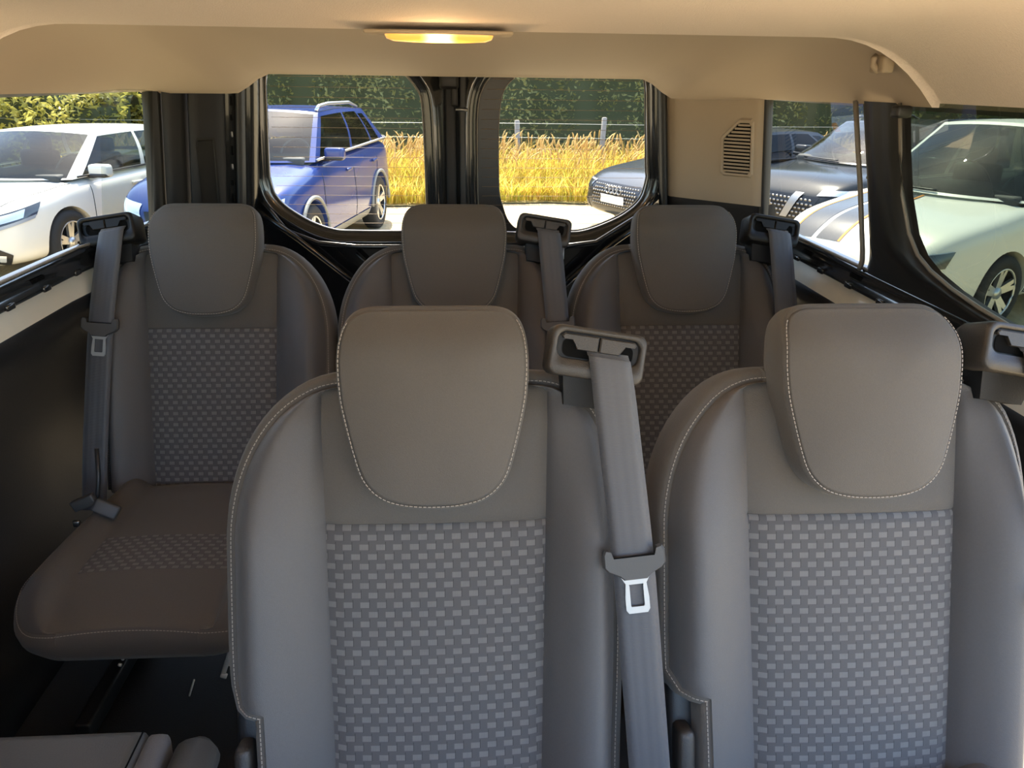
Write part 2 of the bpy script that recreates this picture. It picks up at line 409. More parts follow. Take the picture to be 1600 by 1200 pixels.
def slot_recess():
    a = Vector((-0.732, 2.277)); b = Vector((-0.690, 2.317)); nrm = Vector((0.69, -0.72)); V = []; F = []
    out = [(0.05, 1.155), (0.95, 1.155), (1.0, 1.14), (1.25, 0.93), (0.35, 0.93), (0.0, 1.14)]
    def P(s, z, d): q = a+(b-a)*s; return (q.x+nrm.x*d+0.10*(z-1.13), q.y+nrm.y*d, z)
    for (s, z) in out: V.append(P(s, z, 0.0035))
    c = (0.5, 1.05)
    for (s, z) in out: V.append(P(lerp(s, c[0], 0.14), lerp(z, c[1], 0.06), 0.0035))
    for (s, z) in out: V.append(P(lerp(s, c[0], 0.20), lerp(z, c[1], 0.09), 0.0005))
    n = len(out)
    for i in range(n):
        j = (i+1) % n; F.append((i, j, n+j, n+i)); F.append((n+i, n+j, 2*n+j, 2*n+i))
    F.append(tuple(2*n+i for i in range(n)))
    fix(obj('access_slot', V, F, 'guide_dark', tl, smooth=False))
slot_recess()

# right rear corner: beige trim with a louvred vent, black below
RL = -0.10
tr = struct(upright('trim_3', [(0.634, 2.44), (0.640, 2.405), (0.655, 2.388), (0.672, 2.370), (0.682, 2.360), (0.72, 2.323), (0.78, 2.266), (0.83, 2.218), (0.852, 2.197), (0.858, 2.200)], 'trim_beige', 0.985, 1.34, RL))
upright('lower_panel', [(0.634, 2.44), (0.645, 2.41), (0.678, 2.375), (0.72, 2.334), (0.78, 2.276), (0.83, 2.228), (0.862, 2.197), (0.90, 2.21)], 'trim_black', 0.30, 0.990, RL, tr)
upright('glass_seal', [(0.850, 2.205), (0.853, 2.192), (0.862, 2.190), (0.880, 2.205)], 'rubber', 0.30, 1.34, RL, tr)
upright('door_seal', [(0.612, 2.44), (0.614, 2.41), (0.624, 2.400), (0.632, 2.405), (0.636, 2.44)], 'rubber', 0.30, 1.34, RL, tr)
def vent():
    A = Vector((0.682, 2.360)); B = Vector((0.852, 2.197)); D = (B-A).normalized(); Nn = Vector((-D.y, D.x));
    if Nn.y > 0: Nn = -Nn
    def P(s, z, d): q = A+D*s; return (q.x+Nn.x*d+RL*(z-1.13), q.y+Nn.y*d, z)
    o0, o1 = 0.112, 0.206
    out = [(o0, 1.165), (o0+0.003, 1.172), (0.160, 1.214), (0.168, 1.219), (o1-0.006, 1.219), (o1, 1.213), (o1, 1.075), (o1-0.008, 1.067), (o0+0.008, 1.067), (o0, 1.075)]
    c = (0.165, 1.13); V = []; F = []; n = len(out)
    for (k, d) in ((1.07, 0.0), (1.0, 0.007), (0.89, 0.007), (0.88, 0.0012)):
        for (s, z) in out: V.append(P(lerp(c[0], s, k), lerp(c[1], z, k if k > 1 else 1-(1-k)*0.75), d))
    for r in range(3):
        for i in range(n):
            j = (i+1) % n; F.append((r*n+i, r*n+j, (r+1)*n+j, (r+1)*n+i))
    fr = fix(obj('vent_frame', V, F, 'trim_beige', tr, smooth=False))
    fix(obj('vent_shade_plate', V[3*n:], [tuple(range(n))], 'slot_black', fr, smooth=False))  # near-black plate in place of the shade behind the slats
    for k in range(14):
        z = 1.078+k*0.0098
        lo = o0+0.007
        if z > 1.165: lo = o0+0.008+(z-1.165)*1.05
        a, b = lo, o1-0.007; V = []
        for s in (a, b):
            V += [P(s, z+0.0030, 0.0060), P(s, z-0.0024, 0.0052), P(s, z-0.0030, 0.0016), P(s, z+0.0018, 0.0016)]
        F2 = [(0, 1, 2, 3), (7, 6, 5, 4)]+[(i, 4+i, 4+(i+1) % 4, (i+1) % 4) for i in range(4)]
        fix(obj('slat', V, F2, 'trim_beige', fr, smooth=False))
vent()

# ------------------------------------------------------------------ rear doors
def offset_loop(pts, d):
    n = len(pts); out = []; A = sum(pts[i][0]*pts[(i+1) % n][1]-pts[(i+1) % n][0]*pts[i][1] for i in range(n)); s = 1 if A > 0 else -1
    for i in range(n):
        a = Vector(pts[(i-1) % n]); b = Vector(pts[(i+1) % n]); t = (b-a).normalized(); out.append((pts[i][0]+s*t.y*d, pts[i][1]-s*t.x*d))
    return out
WL = [(-0.51, 1.352), (-0.545, 1.34), (-0.561, 1.31), (-0.567, 1.234), (-0.577, 1.06), (-0.577, 1.02), (-0.566, 0.979), (-0.542, 0.948), (-0.506, 0.921), (-0.457, 0.893), (-0.399, 0.873), (-0.34, 0.868), (-0.16, 0.868), (-0.122, 0.876), (-0.107, 0.90), (-0.106, 0.95), (-0.107, 1.094), (-0.112, 1.246), (-0.128, 1.289), (-0.16, 1.325), (-0.21, 1.350), (-0.30, 1.352)]
HR = [(0.52, 1.352), (0.548, 1.34), (0.564, 1.31), (0.572, 1.234), (0.586, 1.07), (0.590, 1.03), (0.574, 0.969), (0.526, 0.923), (0.46, 0.890), (0.393, 0.868), (0.33, 0.864), (0.14, 0.864), (0.090, 0.875), (0.064, 0.91), (0.058, 0.96), (0.056, 1.094), (0.058, 1.234), (0.078, 1.30), (0.12, 1.340), (0.18, 1.352), (0.30, 1.354)]
VR = [(0.515, 1.346), (0.543, 1.336), (0.560, 1.31), (0.568, 1.234), (0.582, 1.07), (0.586, 1.03), (0.570, 0.972), (0.523, 0.927), (0.458, 0.894), (0.393, 0.872), (0.33, 0.868), (0.20, 0.868), (0.156, 0.894), (0.135, 0.944), (0.124, 0.99), (0.121, 1.094), (0.122, 1.20), (0.132, 1.275), (0.159, 1.315), (0.21, 1.344), (0.30, 1.348)]
def rear_door(name, hole, rect, sealm):
    H = [(p.x, p.y) for p in catmull([(a, b, 0) for a, b in hole], 4)]
    n = len(H); rings = []
    def ring(d, y): rings.append([(x, y, z) for x, z in offset_loop(H, d)])
    ring(0.0, 2.470); ring(0.004, 2.452); ring(0.010, 2.447); ring(0.022, 2.449); ring(0.026, 2.440); ring(0.036, 2.436); ring(0.046, 2.446)
    x0, x1, z0, z1 = rect; cx = sum(p[0] for p in H)/n; cz = sum(p[1] for p in H)/n; last = []
    for (x, z) in offset_loop(H, 0.05):
        dx, dz = x-cx, z-cz; t = min(((x1 if dx > 0 else x0)-cx)/dx if abs(dx) > 1e-6 else 9e9, ((z1 if dz > 0 else z0)-cz)/dz if abs(dz) > 1e-6 else 9e9)
        last.append((cx+dx*t, 2.452, cz+dz*t))
    rings.append(last)
    V = [p for r in rings for p in r]; F = []
    for r in range(len(rings)-1):
        for i in range(n): j = (i+1) % n; F.append((r*n+i, r*n+j, (r+1)*n+j, (r+1)*n+i))
    k = len(V); V += [(x0, 2.455, z0), (x1, 2.455, z0), (x1, 2.455, z1), (x0, 2.455, z1), (x0, 2.58, z0), (x1, 2.58, z0), (x1, 2.58, z1), (x0, 2.58, z1)]
    F += [(k, k+1, k+5, k+4), (k+1, k+2, k+6, k+5), (k+3, k, k+4, k+7), (k+2, k+3, k+7, k+6)]
    d = struct(fix(obj(name, V, F, 'paint_black')))
    tube('window_seal', [(x, 2.442, z) for x, z in offset_loop(H, 0.029)], 0.0026, sealm, d, 6, True)
    tube('glass_bead', [(x, 2.455, z) for x, z in offset_loop(H, 0.001)], 0.0022, 'seal_grey', d, 6, True)
    return d, H
d1, HL = rear_door('door_1', WL, (-0.625, -0.022, 0.02, 1.44), 'seal_grey')
d2, HRc = rear_door('door_2', HR, (-0.012, 0.635, 0.02, 1.44), 'seal_grey')
def pane(name, H, y, m):
    n = len(H); cx = sum(p[0] for p in H)/n; cz = sum(p[1] for p in H)/n
    V = [(cx, y, cz)]+[(x, y, z) for x, z in H]; F = [(0, 1+i, 1+(i+1) % n) for i in range(n)]
    return struct(obj(name, V, F, m, None, False))
w5 = pane('window_5', HL, 2.466, 'glass_van'); w6 = pane('window_6', HRc, 2.466, 'glass_van')
VRc = [(p.x, p.y) for p in catmull([(a, b, 0) for a, b in VR], 4)]
n_ = len(HRc)
obj('frit_band', [(x, 2.4645, z) for x, z in HRc]+[(x, 2.4645, z) for x, z in VRc], [(i, (i+1) % n_, n_+(i+1) % n_, n_+i) for i in range(n_)], 'frit', w6, False)
tube('frit_edge', [(x, 2.4640, z) for x, z in VRc], 0.0016, 'seal_grey', w6, 5, True)
def heat_wires(H, par):
    z = 0.890
    while z < 1.34:
        xs = []
        for i in range(len(H)):
            (xa, za), (xb, zb) = H[i], H[(i+1) % len(H)]
            if (za-z)*(zb-z) < 0: xs.append(xa+(xb-xa)*(z-za)/(zb-za))
        if len(xs) >= 2:
            a, b = min(xs)+0.012, max(xs)-0.012
            tube('heating_wire', [(a, 2.4625, z), (b, 2.4625, z)], 0.00055, 'wire_tan', par, 4)
        z += 0.0285
heat_wires(HL, w5); heat_wires(HRc, w6)
# pressed ridges under the rear windows, centre lock gear
tube('pressed_ridge', [(-0.60, 2.43, 0.96), (-0.538, 2.43, 0.872), (-0.442, 2.43, 0.834), (-0.323, 2.43, 0.822), (-0.161, 2.43, 0.822), (-0.03, 2.43, 0.826)], 0.008, 'paint_black', d1)
tube('pressed_ridge', [(-0.62, 2.425, 0.935), (-0.50, 2.425, 0.845), (-0.36, 2.425, 0.726), (-0.28, 2.425, 0.66)], 0.010, 'paint_black', d1)
tube('pressed_ridge', [(-0.33, 2.435, 0.80), (-0.27, 2.435, 0.74), (-0.20, 2.435, 0.68)], 0.005, 'paint_black', d1)
tube('pressed_ridge', [(0.0, 2.43, 0.815), (0.269, 2.43, 0.815), (0.434, 2.43, 0.836), (0.574, 2.43, 0.925), (0.625, 2.43, 0.985)], 0.009, 'paint_black', d2)
tube('pressed_ridge', [(0.62, 2.425, 0.93), (0.47, 2.425, 0.82), (0.36, 2.425, 0.72), (0.28, 2.425, 0.64)], 0.010, 'paint_black', d2)
rbox('closing_strip', (-0.025, 2.444, 0.72), (0.030, 0.02, 1.36), 'trim_black', d1, 0.006)
rbox('edge_strip', (0.012, 2.446, 0.72), (0.022, 0.014, 1.36), 'rubber', d2, 0.005)
rbox('lock_bracket', (-0.028, 2.43, 1.315), (0.058, 0.035, 0.055), 'guide_dark', d1, 0.010)
rbox('lock_arm', (-0.012, 2.428, 1.275), (0.020, 0.02, 0.07), 'guide_dark', d1, 0.006)
tube('lock_pin', [(-0.010, 2.425, 1.232), (0.026, 2.425, 1.231)], 0.0045, 'steel_dull', d1)

# ------------------------------------------------------------------ dome lamp and coat hook
def dome_lamp():
    t = thing('dome_lamp', 'lit amber interior dome lamp on the beige headliner above the rear windows', 'lamp', (-0.030, 1.362, 1.388))
    rbox('lamp_base', (0, 0, -0.002), (0.235, 0.075, 0.006), 'trim_beige', t, 0.003)
    m = bpy.data.materials.new('amber_lens'); m.use_nodes = True; n = m.node_tree.nodes; l = m.node_tree.links; b = n['Principled BSDF']
    b.inputs['Base Color'].default_value = (0.85, 0.36, 0.06, 1); b.inputs['Roughness'].default_value = 0.25; b.inputs['Emission Color'].default_value = (1.0, 0.42, 0.08, 1)
    tc = n.new('ShaderNodeTexCoord'); vm = n.new('ShaderNodeVectorMath'); vm.operation = 'LENGTH'; sc = n.new('ShaderNodeVectorMath'); sc.operation = 'MULTIPLY'; sc.inputs[1].default_value = (1, 0.4, 0.4)
    l.new(tc.outputs['Object'], sc.inputs[0]); l.new(sc.outputs[0], vm.inputs[0])
    rp = n.new('ShaderNodeMapRange'); rp.inputs['From Min'].default_value = 0.006; rp.inputs['From Max'].default_value = 0.035; rp.inputs['To Min'].default_value = 6.0; rp.inputs['To Max'].default_value = 0.30; rp.interpolation_type = 'SMOOTHERSTEP'
    l.new(vm.outputs['Value'], rp.inputs[0]); l.new(rp.outputs[0], b.inputs['Emission Strength'])
    MATS['amber_lens'] = m
    V = []; F = []; N = 40; rings = [(1.0, 0.0), (0.995, -0.004), (0.97, -0.011), (0.86, -0.0165), (0.5, -0.019), (0.0, -0.0195)]
    for (k, z) in rings:
        for i in range(N):
            a = 2*PI*i/N; ca, sa = math.cos(a), math.sin(a)
            V.append((0.087*k*math.copysign(abs(ca)**0.45, ca), 0.030*k*math.copysign(abs(sa)**0.45, sa), -0.004+z*0.62))
    for r in range(len(rings)-1):
        for i in range(N): F.append((r*N+i, r*N+(i+1) % N, (r+1)*N+(i+1) % N, (r+1)*N+i))
    fix(obj('lamp_lens', V, F, 'amber_lens', t))
    li = bpy.data.lights.new('lamp_light', 'POINT'); li.energy = 0.35; li.color = (1.0, 0.62, 0.28); li.shadow_soft_size = 0.02
    lo = bpy.data.objects.new('lamp_light', li); COL.objects.link(lo); lo.parent = t; lo.location = (0, 0, -0.035)
dome_lamp()
def coat_hook():
    t = thing('coat_hook', 'small beige coat hook on the headliner above the right side window', 'hook', (0.763, 1.452, 1.354))
    rbox('hook_base', (-0.001, 0, -0.002), (0.022, 0.050, 0.030), 'trim_beige', t, 0.006, 3)
    tube('prong', [(0.004, 0.0, -0.008), (-0.010, -0.002, -0.012), (-0.018, -0.003, -0.004), (-0.020, -0.003, 0.008), (-0.016, -0.003, 0.014)], [0.006, 0.0065, 0.0065, 0.006, 0.004], 'trim_beige', t)
coat_hook()

# ------------------------------------------------------------------ seats
REC = math.radians(20.0); SR, CR = math.sin(REC), math.cos(REC); HT = 1.03
def SP(u, v, w): return Vector((u, v*SR-w*CR, HT+v*CR+w*SR))       # seat-back frame: u across, v up the back, w out of its face
V0, VB = -0.105, -0.700
def half_w(v, big, notch=True):
    full = 0.281 if big else 0.254
    ex = 2.0 if big else 2.7
    if v > -0.32: wv = 0.13+(full-0.13)*max(0, 1-((v+0.32)/0.215)**ex)**(1/ex)
    else: wv = full-0.006*sstep(-0.45, -0.7, v)
    if notch and big and v < -0.535: wv -= 0.045*sstep(-0.536, -0.548, v)
    return wv
def insert_w(v): return lerp(0.163, 0.148, (v-V0)/(VB-V0))
def headrest_outline():
    h = [(0, 0.001), (0.05, 0.001), (0.090, -0.0005), (0.110, -0.010), (0.1205, -0.031), (0.1245, -0.065), (0.1235, -0.10), (0.119, -0.135), (0.1035, -0.200), (0.091, -0.232), (0.069, -0.253), (0.038, -0.2625), (0, -0.265)]
    pts = h+[(-a, b) for a, b in reversed(h[1:-1])]
    return [(p.x, p.y) for p in catmull([(a, b, 0) for a, b in pts], 4)]
HO = headrest_outline()
def backrest(t, s):
    """s = +1: belt guide on the right (as seen), -1 mirrored"""
    vs = []
    k = 15
    for i in range(k): vs.append(-0.32+0.215*math.sin(PI/2*(1-i/k)))
    lo = [-0.32-0.006*i for i in range(0)]
    v = -0.32
    while v > VB+1e-6:
        vs.append(v); v -= 0.0025 if -0.552 < v < -0.525 else 0.02
    vs.append(VB)
    # exact seam row at the top of the patterned panel
    vs = sorted(set([round(x, 5) for x in vs]+[-0.296, -0.300, -0.304]), reverse=True)
    nb, ni = 12, 16; nc = 2*nb+ni+1; nr = len(vs)
    def uw(i, j):
        v = vs[j]; iw = min(insert_w(v), half_w(v, True)-0.004, half_w(v, False)-0.004)
        if i < nb:
            q = 1-i/nb; u = -(iw+(half_w(v, True)-iw)*q); b = (-u-iw)/(half_w(v, True, False)-iw)
        elif i > nb+ni:
            q = (i-nb-ni)/nb; u = iw+(half_w(v, False)-iw)*q; b = q
        else:
            f = (i-nb)/ni*2-1; u = f*iw; b = 0
        if b > 0:
            amp = lerp(0.008, 0.050, sstep(-0.10, -0.36, v))
            wv = -0.06+1.12*amp*(math.sin(PI/2*min(1, b/0.74)) if b < 0.74 else 1-0.75*((b-0.74)/0.26)**2)-0.006*sstep(0.72, 1.0, b)
            wv -= 0.006*math.exp(-(b/0.05)**2)
        else:
            f = abs(f); wv = -0.06+0.010*(1-f*f)-0.006*math.exp(-((1-f)/0.035)**2)
            wv -= 0.0045*math.exp(-((v+0.300)/0.003)**2)
        wv -= 0.014*sstep(-0.16, -0.105, v)
        return u, v, wv
    def P(i, j): u, v, wv = uw(i, j); return SP(u*s, v, wv)
    def UV(i, j): u, v, wv = uw(i, j); return (u*s+0.3, v+1.0)
    js = vs.index(-0.300)
    def asg(i, j):
        if i < nb: return 'a'
        if i >= nb+ni: return 'b'
        return 'up' if j < js else 'ce'
    parts, pts = grid_parts(P, UV, nc, nr, asg)
    fix(obj('center_panel', *parts['ce'][:2], 'fabric_weave', t, True, parts['ce'][2]))['label'] = 'patterned woven cloth panel'
    fix(obj('upper_panel', *parts['up'][:2], 'fabric_plain', t, True, parts['up'][2]))
    fix(obj('side_bolster', *parts['a'][:2], 'fabric_side', t, True, parts['a'][2]))
    fix(obj('side_bolster', *parts['b'][:2], 'fabric_side', t, True, parts['b'][2]))
    # boundary loop: left column from the bottom up, along the top, down the right
    loop = [uw(0, j) for j in range(nr-1, -1, -1)]+[uw(i, 0) for i in range(1, nc)]+[uw(nc-1, j) for j in range(1, nr)]
    n = len(loop); V = []; F = []
    def out(i):
        a = loop[max(0, i-1)]; b = loop[min(n-1, i+1)]; d = Vector((b[0]-a[0], b[1]-a[1])).normalized(); return Vector((-d.y, d.x))
    nrm = [out(i) for i in range(n)]
    # smooth the normals a little so that the gusset does not fold in the notch
    for _ in range(4): nrm = [((nrm[max(0, i-1)]+nrm[i]*2+nrm[min(n-1, i+1)]).normalized()) for i in range(n)]
    prof = [(0.0, 0.0), (0.0012, -0.0045), (0.006, -0.0025), (0.014, -0.0085), (0.020, -0.022), (0.0225, -0.045), (0.021, -0.075), (0.013, -0.098), (-0.002, -0.115)]
    for (o, dw) in prof:
        for i, (u, v, wv) in enumerate(loop):
            base = min(wv, -0.045); V.append(SP((u+nrm[i].x*o)*s, v+nrm[i].y*o, wv+dw if dw > -0.013 else lerp(wv+dw, -0.065+dw, 0.7)))
    m = len(prof)
    for r in range(m-1):
        for i in range(n-1): F.append((r*n+i, r*n+i+1, (r+1)*n+i+1, (r+1)*n+i))
    F.append(tuple((m-1)*n+i for i in range(n)))
    fix(obj('back_cover', V, F, 'fabric_plain', t))
    st = [SP((u+nrm[i].x*0.0065)*s, v+nrm[i].y*0.0065, wv-0.0020) for i, (u, v, wv) in enumerate(loop)]
    dashes('stitching', st, 'stitch', t)['label'] = 'pale stitched seam around the backrest edge'
    # plastic hinge cover in the cut-out at the lower outer corner
    rbox('recliner_cover', SP(-0.262*s, -0.66, -0.085), (0.045, 0.075, 0.24), 'black_plastic', t, 0.016, 3, Matrix.Rotation(-REC, 3, 'X'))
    rbox('recliner_cap', SP(-0.266*s, -0.640, -0.035), (0.024, 0.05, 0.09), 'guide_plastic', t, 0.011, 3, Matrix.Rotation(-REC, 3, 'X'))
def headrest(t):
    n = len(HO); c = (0, -0.125); V = []; F = []
    rings = [0.04, 0.2, 0.38, 0.55, 0.70, 0.82, 0.90, 0.95, 0.98, 1.0]
    def wf(u, v, k): return 0.021*(1-k**2.2)-0.030*sstep(-0.075, 0.005, v)**1.6-0.002
    for k in rings:
        for (u, v) in HO:
            a, b = lerp(c[0], u, k), lerp(c[1], v, k); V.append(SP(a, b, wf(a, b, k)))
    cn = offset_loop(HO, 1.0); nr = [(a[0]-b[0], a[1]-b[1]) for a, b in zip(cn, HO)]
    prof = [(-0.0005, -0.003), (0.003, -0.003), (0.0062, -0.012), (0.0075, -0.035), (0.006, -0.068), (0.0, -0.090), (-0.020, -0.102)]
    for (o, dw) in prof:
        for i, (u, v) in enumerate(HO):
            base = wf(u, v, 1); shrink = sstep(-0.19, -0.265, v)           # underside runs back and up into the seat
            V.append(SP(u+nr[i][0]*o, v+nr[i][1]*o, base*(1 if dw > -0.02 else 0.3)+dw*(1-0.35*shrink)))
    R = len(rings)+len(prof)
    for r in range(R-1):
        for i in range(n): j = (i+1) % n; F.append((r*n+i, r*n+j, (r+1)*n+j, (r+1)*n+i))
    F.append(tuple(range(n-1, -1, -1))); F.append(tuple((R-1)*n+i for i in range(n)))
    h = fix(obj('headrest', V, F, 'fabric_plain', t))
    idx = [i for i in range(n)]
    # seam: down one side, along the bottom and up the other side
    st = [SP(u+nr[i][0]*0.0022, v+nr[i][1]*0.0022, wf(u, v, 1)+0.0004) for i, (u, v) in enumerate(HO)]
    k0 = next(i for i in range(n) if HO[i][0] > 0.1 and HO[i][1] < -0.012); k1 = next(i for i in range(n-1, -1, -1) if HO[i][0] < -0.1 and HO[i][1] < -0.012)
    dashes('stitching', st[k0:k1+1], 'stitch', h)['label'] = 'pale stitched seam around the headrest face'
    for sx in (-1, 1): tube('headrest_post', [SP(sx*0.055, -0.20, -0.07), SP(sx*0.055, -0.02, -0.07)], 0.006, 'black_plastic', h)
def rr_loop(w, h, r, n=6):
    out = []
    for (cx, cy, a0) in ((w/2-r, h/2-r, 0), (-w/2+r, h/2-r, 90), (-w/2+r, -h/2+r, 180), (w/2-r, -h/2+r, 270)):
        for k in range(n+1):
            a = math.radians(a0+90*k/n); out.append((cx+r*math.cos(a), cy+r*math.sin(a)))
    return out
def belt_guide(t, s, dark=False):
    cu, cv, rot = 0.224, -0.063, math.radians(-9.0); ca, sa = math.cos(rot), math.sin(rot)
    def G(a, b, w): return SP((cu+a*ca-b*sa)*s, cv+a*sa+b*ca, w)
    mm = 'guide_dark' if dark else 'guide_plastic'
    O = rr_loop(0.134, 0.070, 0.014); S = [(a, b+0.008) for a, b in rr_loop(0.116, 0.038, 0.013)]; n = len(O); V = []; F = []
    for (L, k, w) in ((O, 0.90, -0.080), (O, 1.0, -0.060), (O, 1.0, -0.004), (O, 0.975, 0.001), (O, 0.94, 0.003), (S, 1.0, 0.003)):
        for (a, b) in L: V.append(G(a*k, (b-0.008)*k+0.008 if L is S else b*k, w-0.10*(b)*0.18))
    for (a, b) in S: V.append(G(a*0.97, (b-0.008)*0.94+0.008, -0.006))
    for r in range(6):
        for i in range(n): j = (i+1) % n; F.append((r*n+i, r*n+j, (r+1)*n+j, (r+1)*n+i))
    F.append(tuple(range(n)))
    g = fix(obj('belt_guide', V, F, mm, t, True)); g['label'] = 'moulded plastic belt guide on the seat shoulder'
    Bp = [G(a*0.97, (b-0.008)*0.94+0.008, -0.006) for a, b in S]
    fix(obj('guide_recess', Bp, [tuple(range(n))], 'guide_dark', g, False))  # recess floor coloured dark to deepen its shade
    # flat black patch standing in for the shade inside the slot
    L = rr_loop(0.098, 0.026, 0.010); L = [(a, b+0.005) for a, b in L]
    fix(obj('guide_slot_shade', [G(a, b, -0.0045) for a, b in L], [tuple(range(n))], 'slot_black', g, False))
    for sg in (-1, 1):
        # lip: a block whose outer lower corner is cut away
        pl = [(0.0012, 0.0235), (0.049, 0.0235), (0.052, 0.020), (0.050, 0.0165), (0.037, 0.0165), (0.029, 0.003), (0.0012, 0.003)]
        V = []; F = []; q = len(pl)
        for w in (-0.005, 0.0012): V += [G(sg*a, b, w) for a, b in pl]
        V += [G(sg*lerp(0.026, a, 0.93), lerp(0.010, b, 0.88), 0.0026) for a, b in pl]
        for r in range(2):
            for i in range(q): j = (i+1) % q; F.append((r*q+i, r*q+j, (r+1)*q+j, (r+1)*q+i))
        F.append(tuple(2*q+i for i in range(q)))
        fix(obj('guide_lip', V, F, mm, g, False))
    # neck to the seat frame
    V = []; F = []
    nk = [(-0.040, -0.025), (0.045, -0.025), (0.035, -0.075), (-0.030, -0.075)]
    for w in (-0.085, -0.034): V += [G(a, b, w-(0.01 if b < -0.05 else 0)) for a, b in nk]
    F = [(0, 1, 2, 3), (7, 6, 5, 4)]+[(i, 4+i, 4+(i+1) % 4, (i+1) % 4) for i in range(4)]
    fix(obj('guide_neck', V, F, 'trim_black', g, False))
    rbox('guide_bracket', G(0.056, -0.047, -0.020), (0.006, 0.020, 0.034), 'steel_dull', g, 0.002, 1, Matrix.Rotation(-REC, 3, 'X'))
def cushion(t):
    yr, yf = -0.17, -0.735; N = 22; ss = []
    k = 10
    ss = [0.0, 0.01, 0.03, 0.06]+[0.06+0.68*i/20 for i in range(1, 21)]
    ss += [0.74+0.26*math.sin(PI/2*i/12) for i in range(1, 13)]
    nb, ni = 10, 14; nc = 2*nb+ni+1; nr = len(ss)
    def hw(q):
        b = lerp(0.222, 0.248, sstep(0.0, 0.6, q))
        if q > 0.74: b = 0.13+(b-0.13)*math.sqrt(max(0.0, 1-((q-0.74)/0.26)**2)) if q < 1 else 0.13
        return b
    def UVW(i, j):
        q = ss[j]; W = hw(q); iw = min(0.150, W-0.004); kb = min(1.0, (W-iw)/0.085)
        if i < nb: b = 1-i/nb; u = -(iw+(W-iw)*b)
        elif i > nb+ni: b = (i-nb-ni)/nb; u = iw+(W-iw)*b
        else: b = 0; u = ((i-nb)/ni*2-1)*iw
        y = lerp(yr, yf, q); z = lerp(0.372, 0.392, q)-0.030*sstep(0.70, 1.0, q)**1.3-0.02*sstep(0.08, 0.0, q)
        if b > 0: z += kb*(0.028*math.sin(PI*b**0.9)-0.014*b**3-0.003*math.exp(-(b/0.07)**2))-0.006*sstep(0.74, 1, q)*(abs(u)/0.15)**2
        else: z += 0.006*(1-(u/iw)**2)-0.006*sstep(0.74, 1, q)*(abs(u)/0.15)**2
        return u, y, z
    jl = min(range(nr), key=lambda j: abs(ss[j]-0.50)); jh = min(range(nr), key=lambda j: abs(ss[j]-0.74))
    parts, pts = grid_parts(lambda i, j: UVW(i, j), lambda i, j: (UVW(i, j)[0]+0.3, UVW(i, j)[1]+1.0), nc, nr, lambda i, j: 'ce' if nb <= i < nb+ni and jl <= j < jh else 'pl')
    c = fix(obj('seat_cushion', *parts['pl'][:2], 'fabric_plain', t, True, parts['pl'][2]))
    fix(obj('cushion_panel', *parts['ce'][:2], 'fabric_weave', c, True, parts['ce'][2]))
    loop = [UVW(0, j) for j in range(nr)]+[UVW(i, nr-1) for i in range(1, nc)]+[UVW(nc-1, j) for j in range(nr-2, -1, -1)]
    n = len(loop); cx, cy = 0.0, -0.45; V = []; F = []
    prof = [(0, 0), (0.004, -0.005), (0.010, -0.014), (0.013, -0.035), (0.010, -0.062), (-0.010, -0.088), (-0.05, -0.095)]
    def nrmf(i):
        a = loop[max(0, i-1)]; b = loop[min(n-1, i+1)]; d = Vector((b[0]-a[0], b[1]-a[1])).normalized(); return Vector((d.y, -d.x))
    nr_ = [nrmf(i) for i in range(n)]
    if nr_[5].x > 0: nr_ = [-a for a in nr_]
    for (o, dz) in prof:
        for i, (u, y, z) in enumerate(loop): V.append((u+nr_[i].x*o, y+nr_[i].y*o, lerp(z, 0.375, min(1, -dz/0.06))+dz))
    m = len(prof)
    for r in range(m-1):
        for i in range(n-1): F.append((r*n+i, r*n+i+1, (r+1)*n+i+1, (r+1)*n+i))
    F.append(tuple((m-1)*n+i for i in range(n)))
    F.append(tuple(r*n for r in range(m))+tuple(r*n+n-1 for r in range(m-1, -1, -1)))
    fix(obj('cushion_skirt', V, F, 'fabric_plain', c))
    dashes('stitching', [(u+nr_[i].x*0.005, y+nr_[i].y*0.005, z-0.003) for i, (u, y, z) in enumerate(loop)], 'stitch', c, r=0.0005)
def underframe(t):
    rbox('seat_base', (0, -0.42, 0.262), (0.40, 0.46, 0.035), 'black_plastic', t, 0.006)
    for sx in (-1, 1):
        rbox('side_plate', (sx*0.185, -0.36, 0.155), (0.018, 0.16, 0.20), 'paint_black', t, 0.004)
        tube('brace', [(sx*0.185, -0.62, 0.24), (sx*0.165, -0.44, 0.10), (sx*0.15, -0.30, 0.03)], 0.018, 'black_plastic', t)
        rbox('floor_rail', (sx*0.185, -0.36, 0.022), (0.035, 0.56, 0.044), 'black_plastic', t, 0.006)
    tube('release_bar', [(-0.05, -0.665, 0.248), (0.15, -0.665, 0.252)], 0.0025, 'bright_steel', t)
    for (x, y, z, sx, sz) in ((0.150, -0.66, 0.225, 0.016, 0.040), (0.115, -0.60, 0.150, 0.010, 0.038), (0.105, -0.59, 0.118, 0.014, 0.014), (-0.055, -0.665, 0.24, 0.006, 0.016), (0.0, -0.66, 0.272, 0.012, 0.008), (0.02, -0.56, 0.06, 0.004, 0.05), (-0.10, -0.60, 0.165, 0.008, 0.008)):
        rbox('bracket', (x, y, z), (sx, 0.006, sz), 'bright_steel', t, 0.002, 1, Matrix.Rotation(0.35, 3, 'Y'))
    rbox('backrest_hinge', (0, -0.20, 0.30), (0.44, 0.05, 0.10), 'black_plastic', t, 0.015)
def passenger_seat(label, x, y, s, dark=False):
    t = thing('passenger_seat', label, 'seat', (x, y, 0), 0, 'van passenger seats')
    backrest(t, s); headrest(t); belt_guide(t, s, dark); cushion(t); underframe(t)
    return t
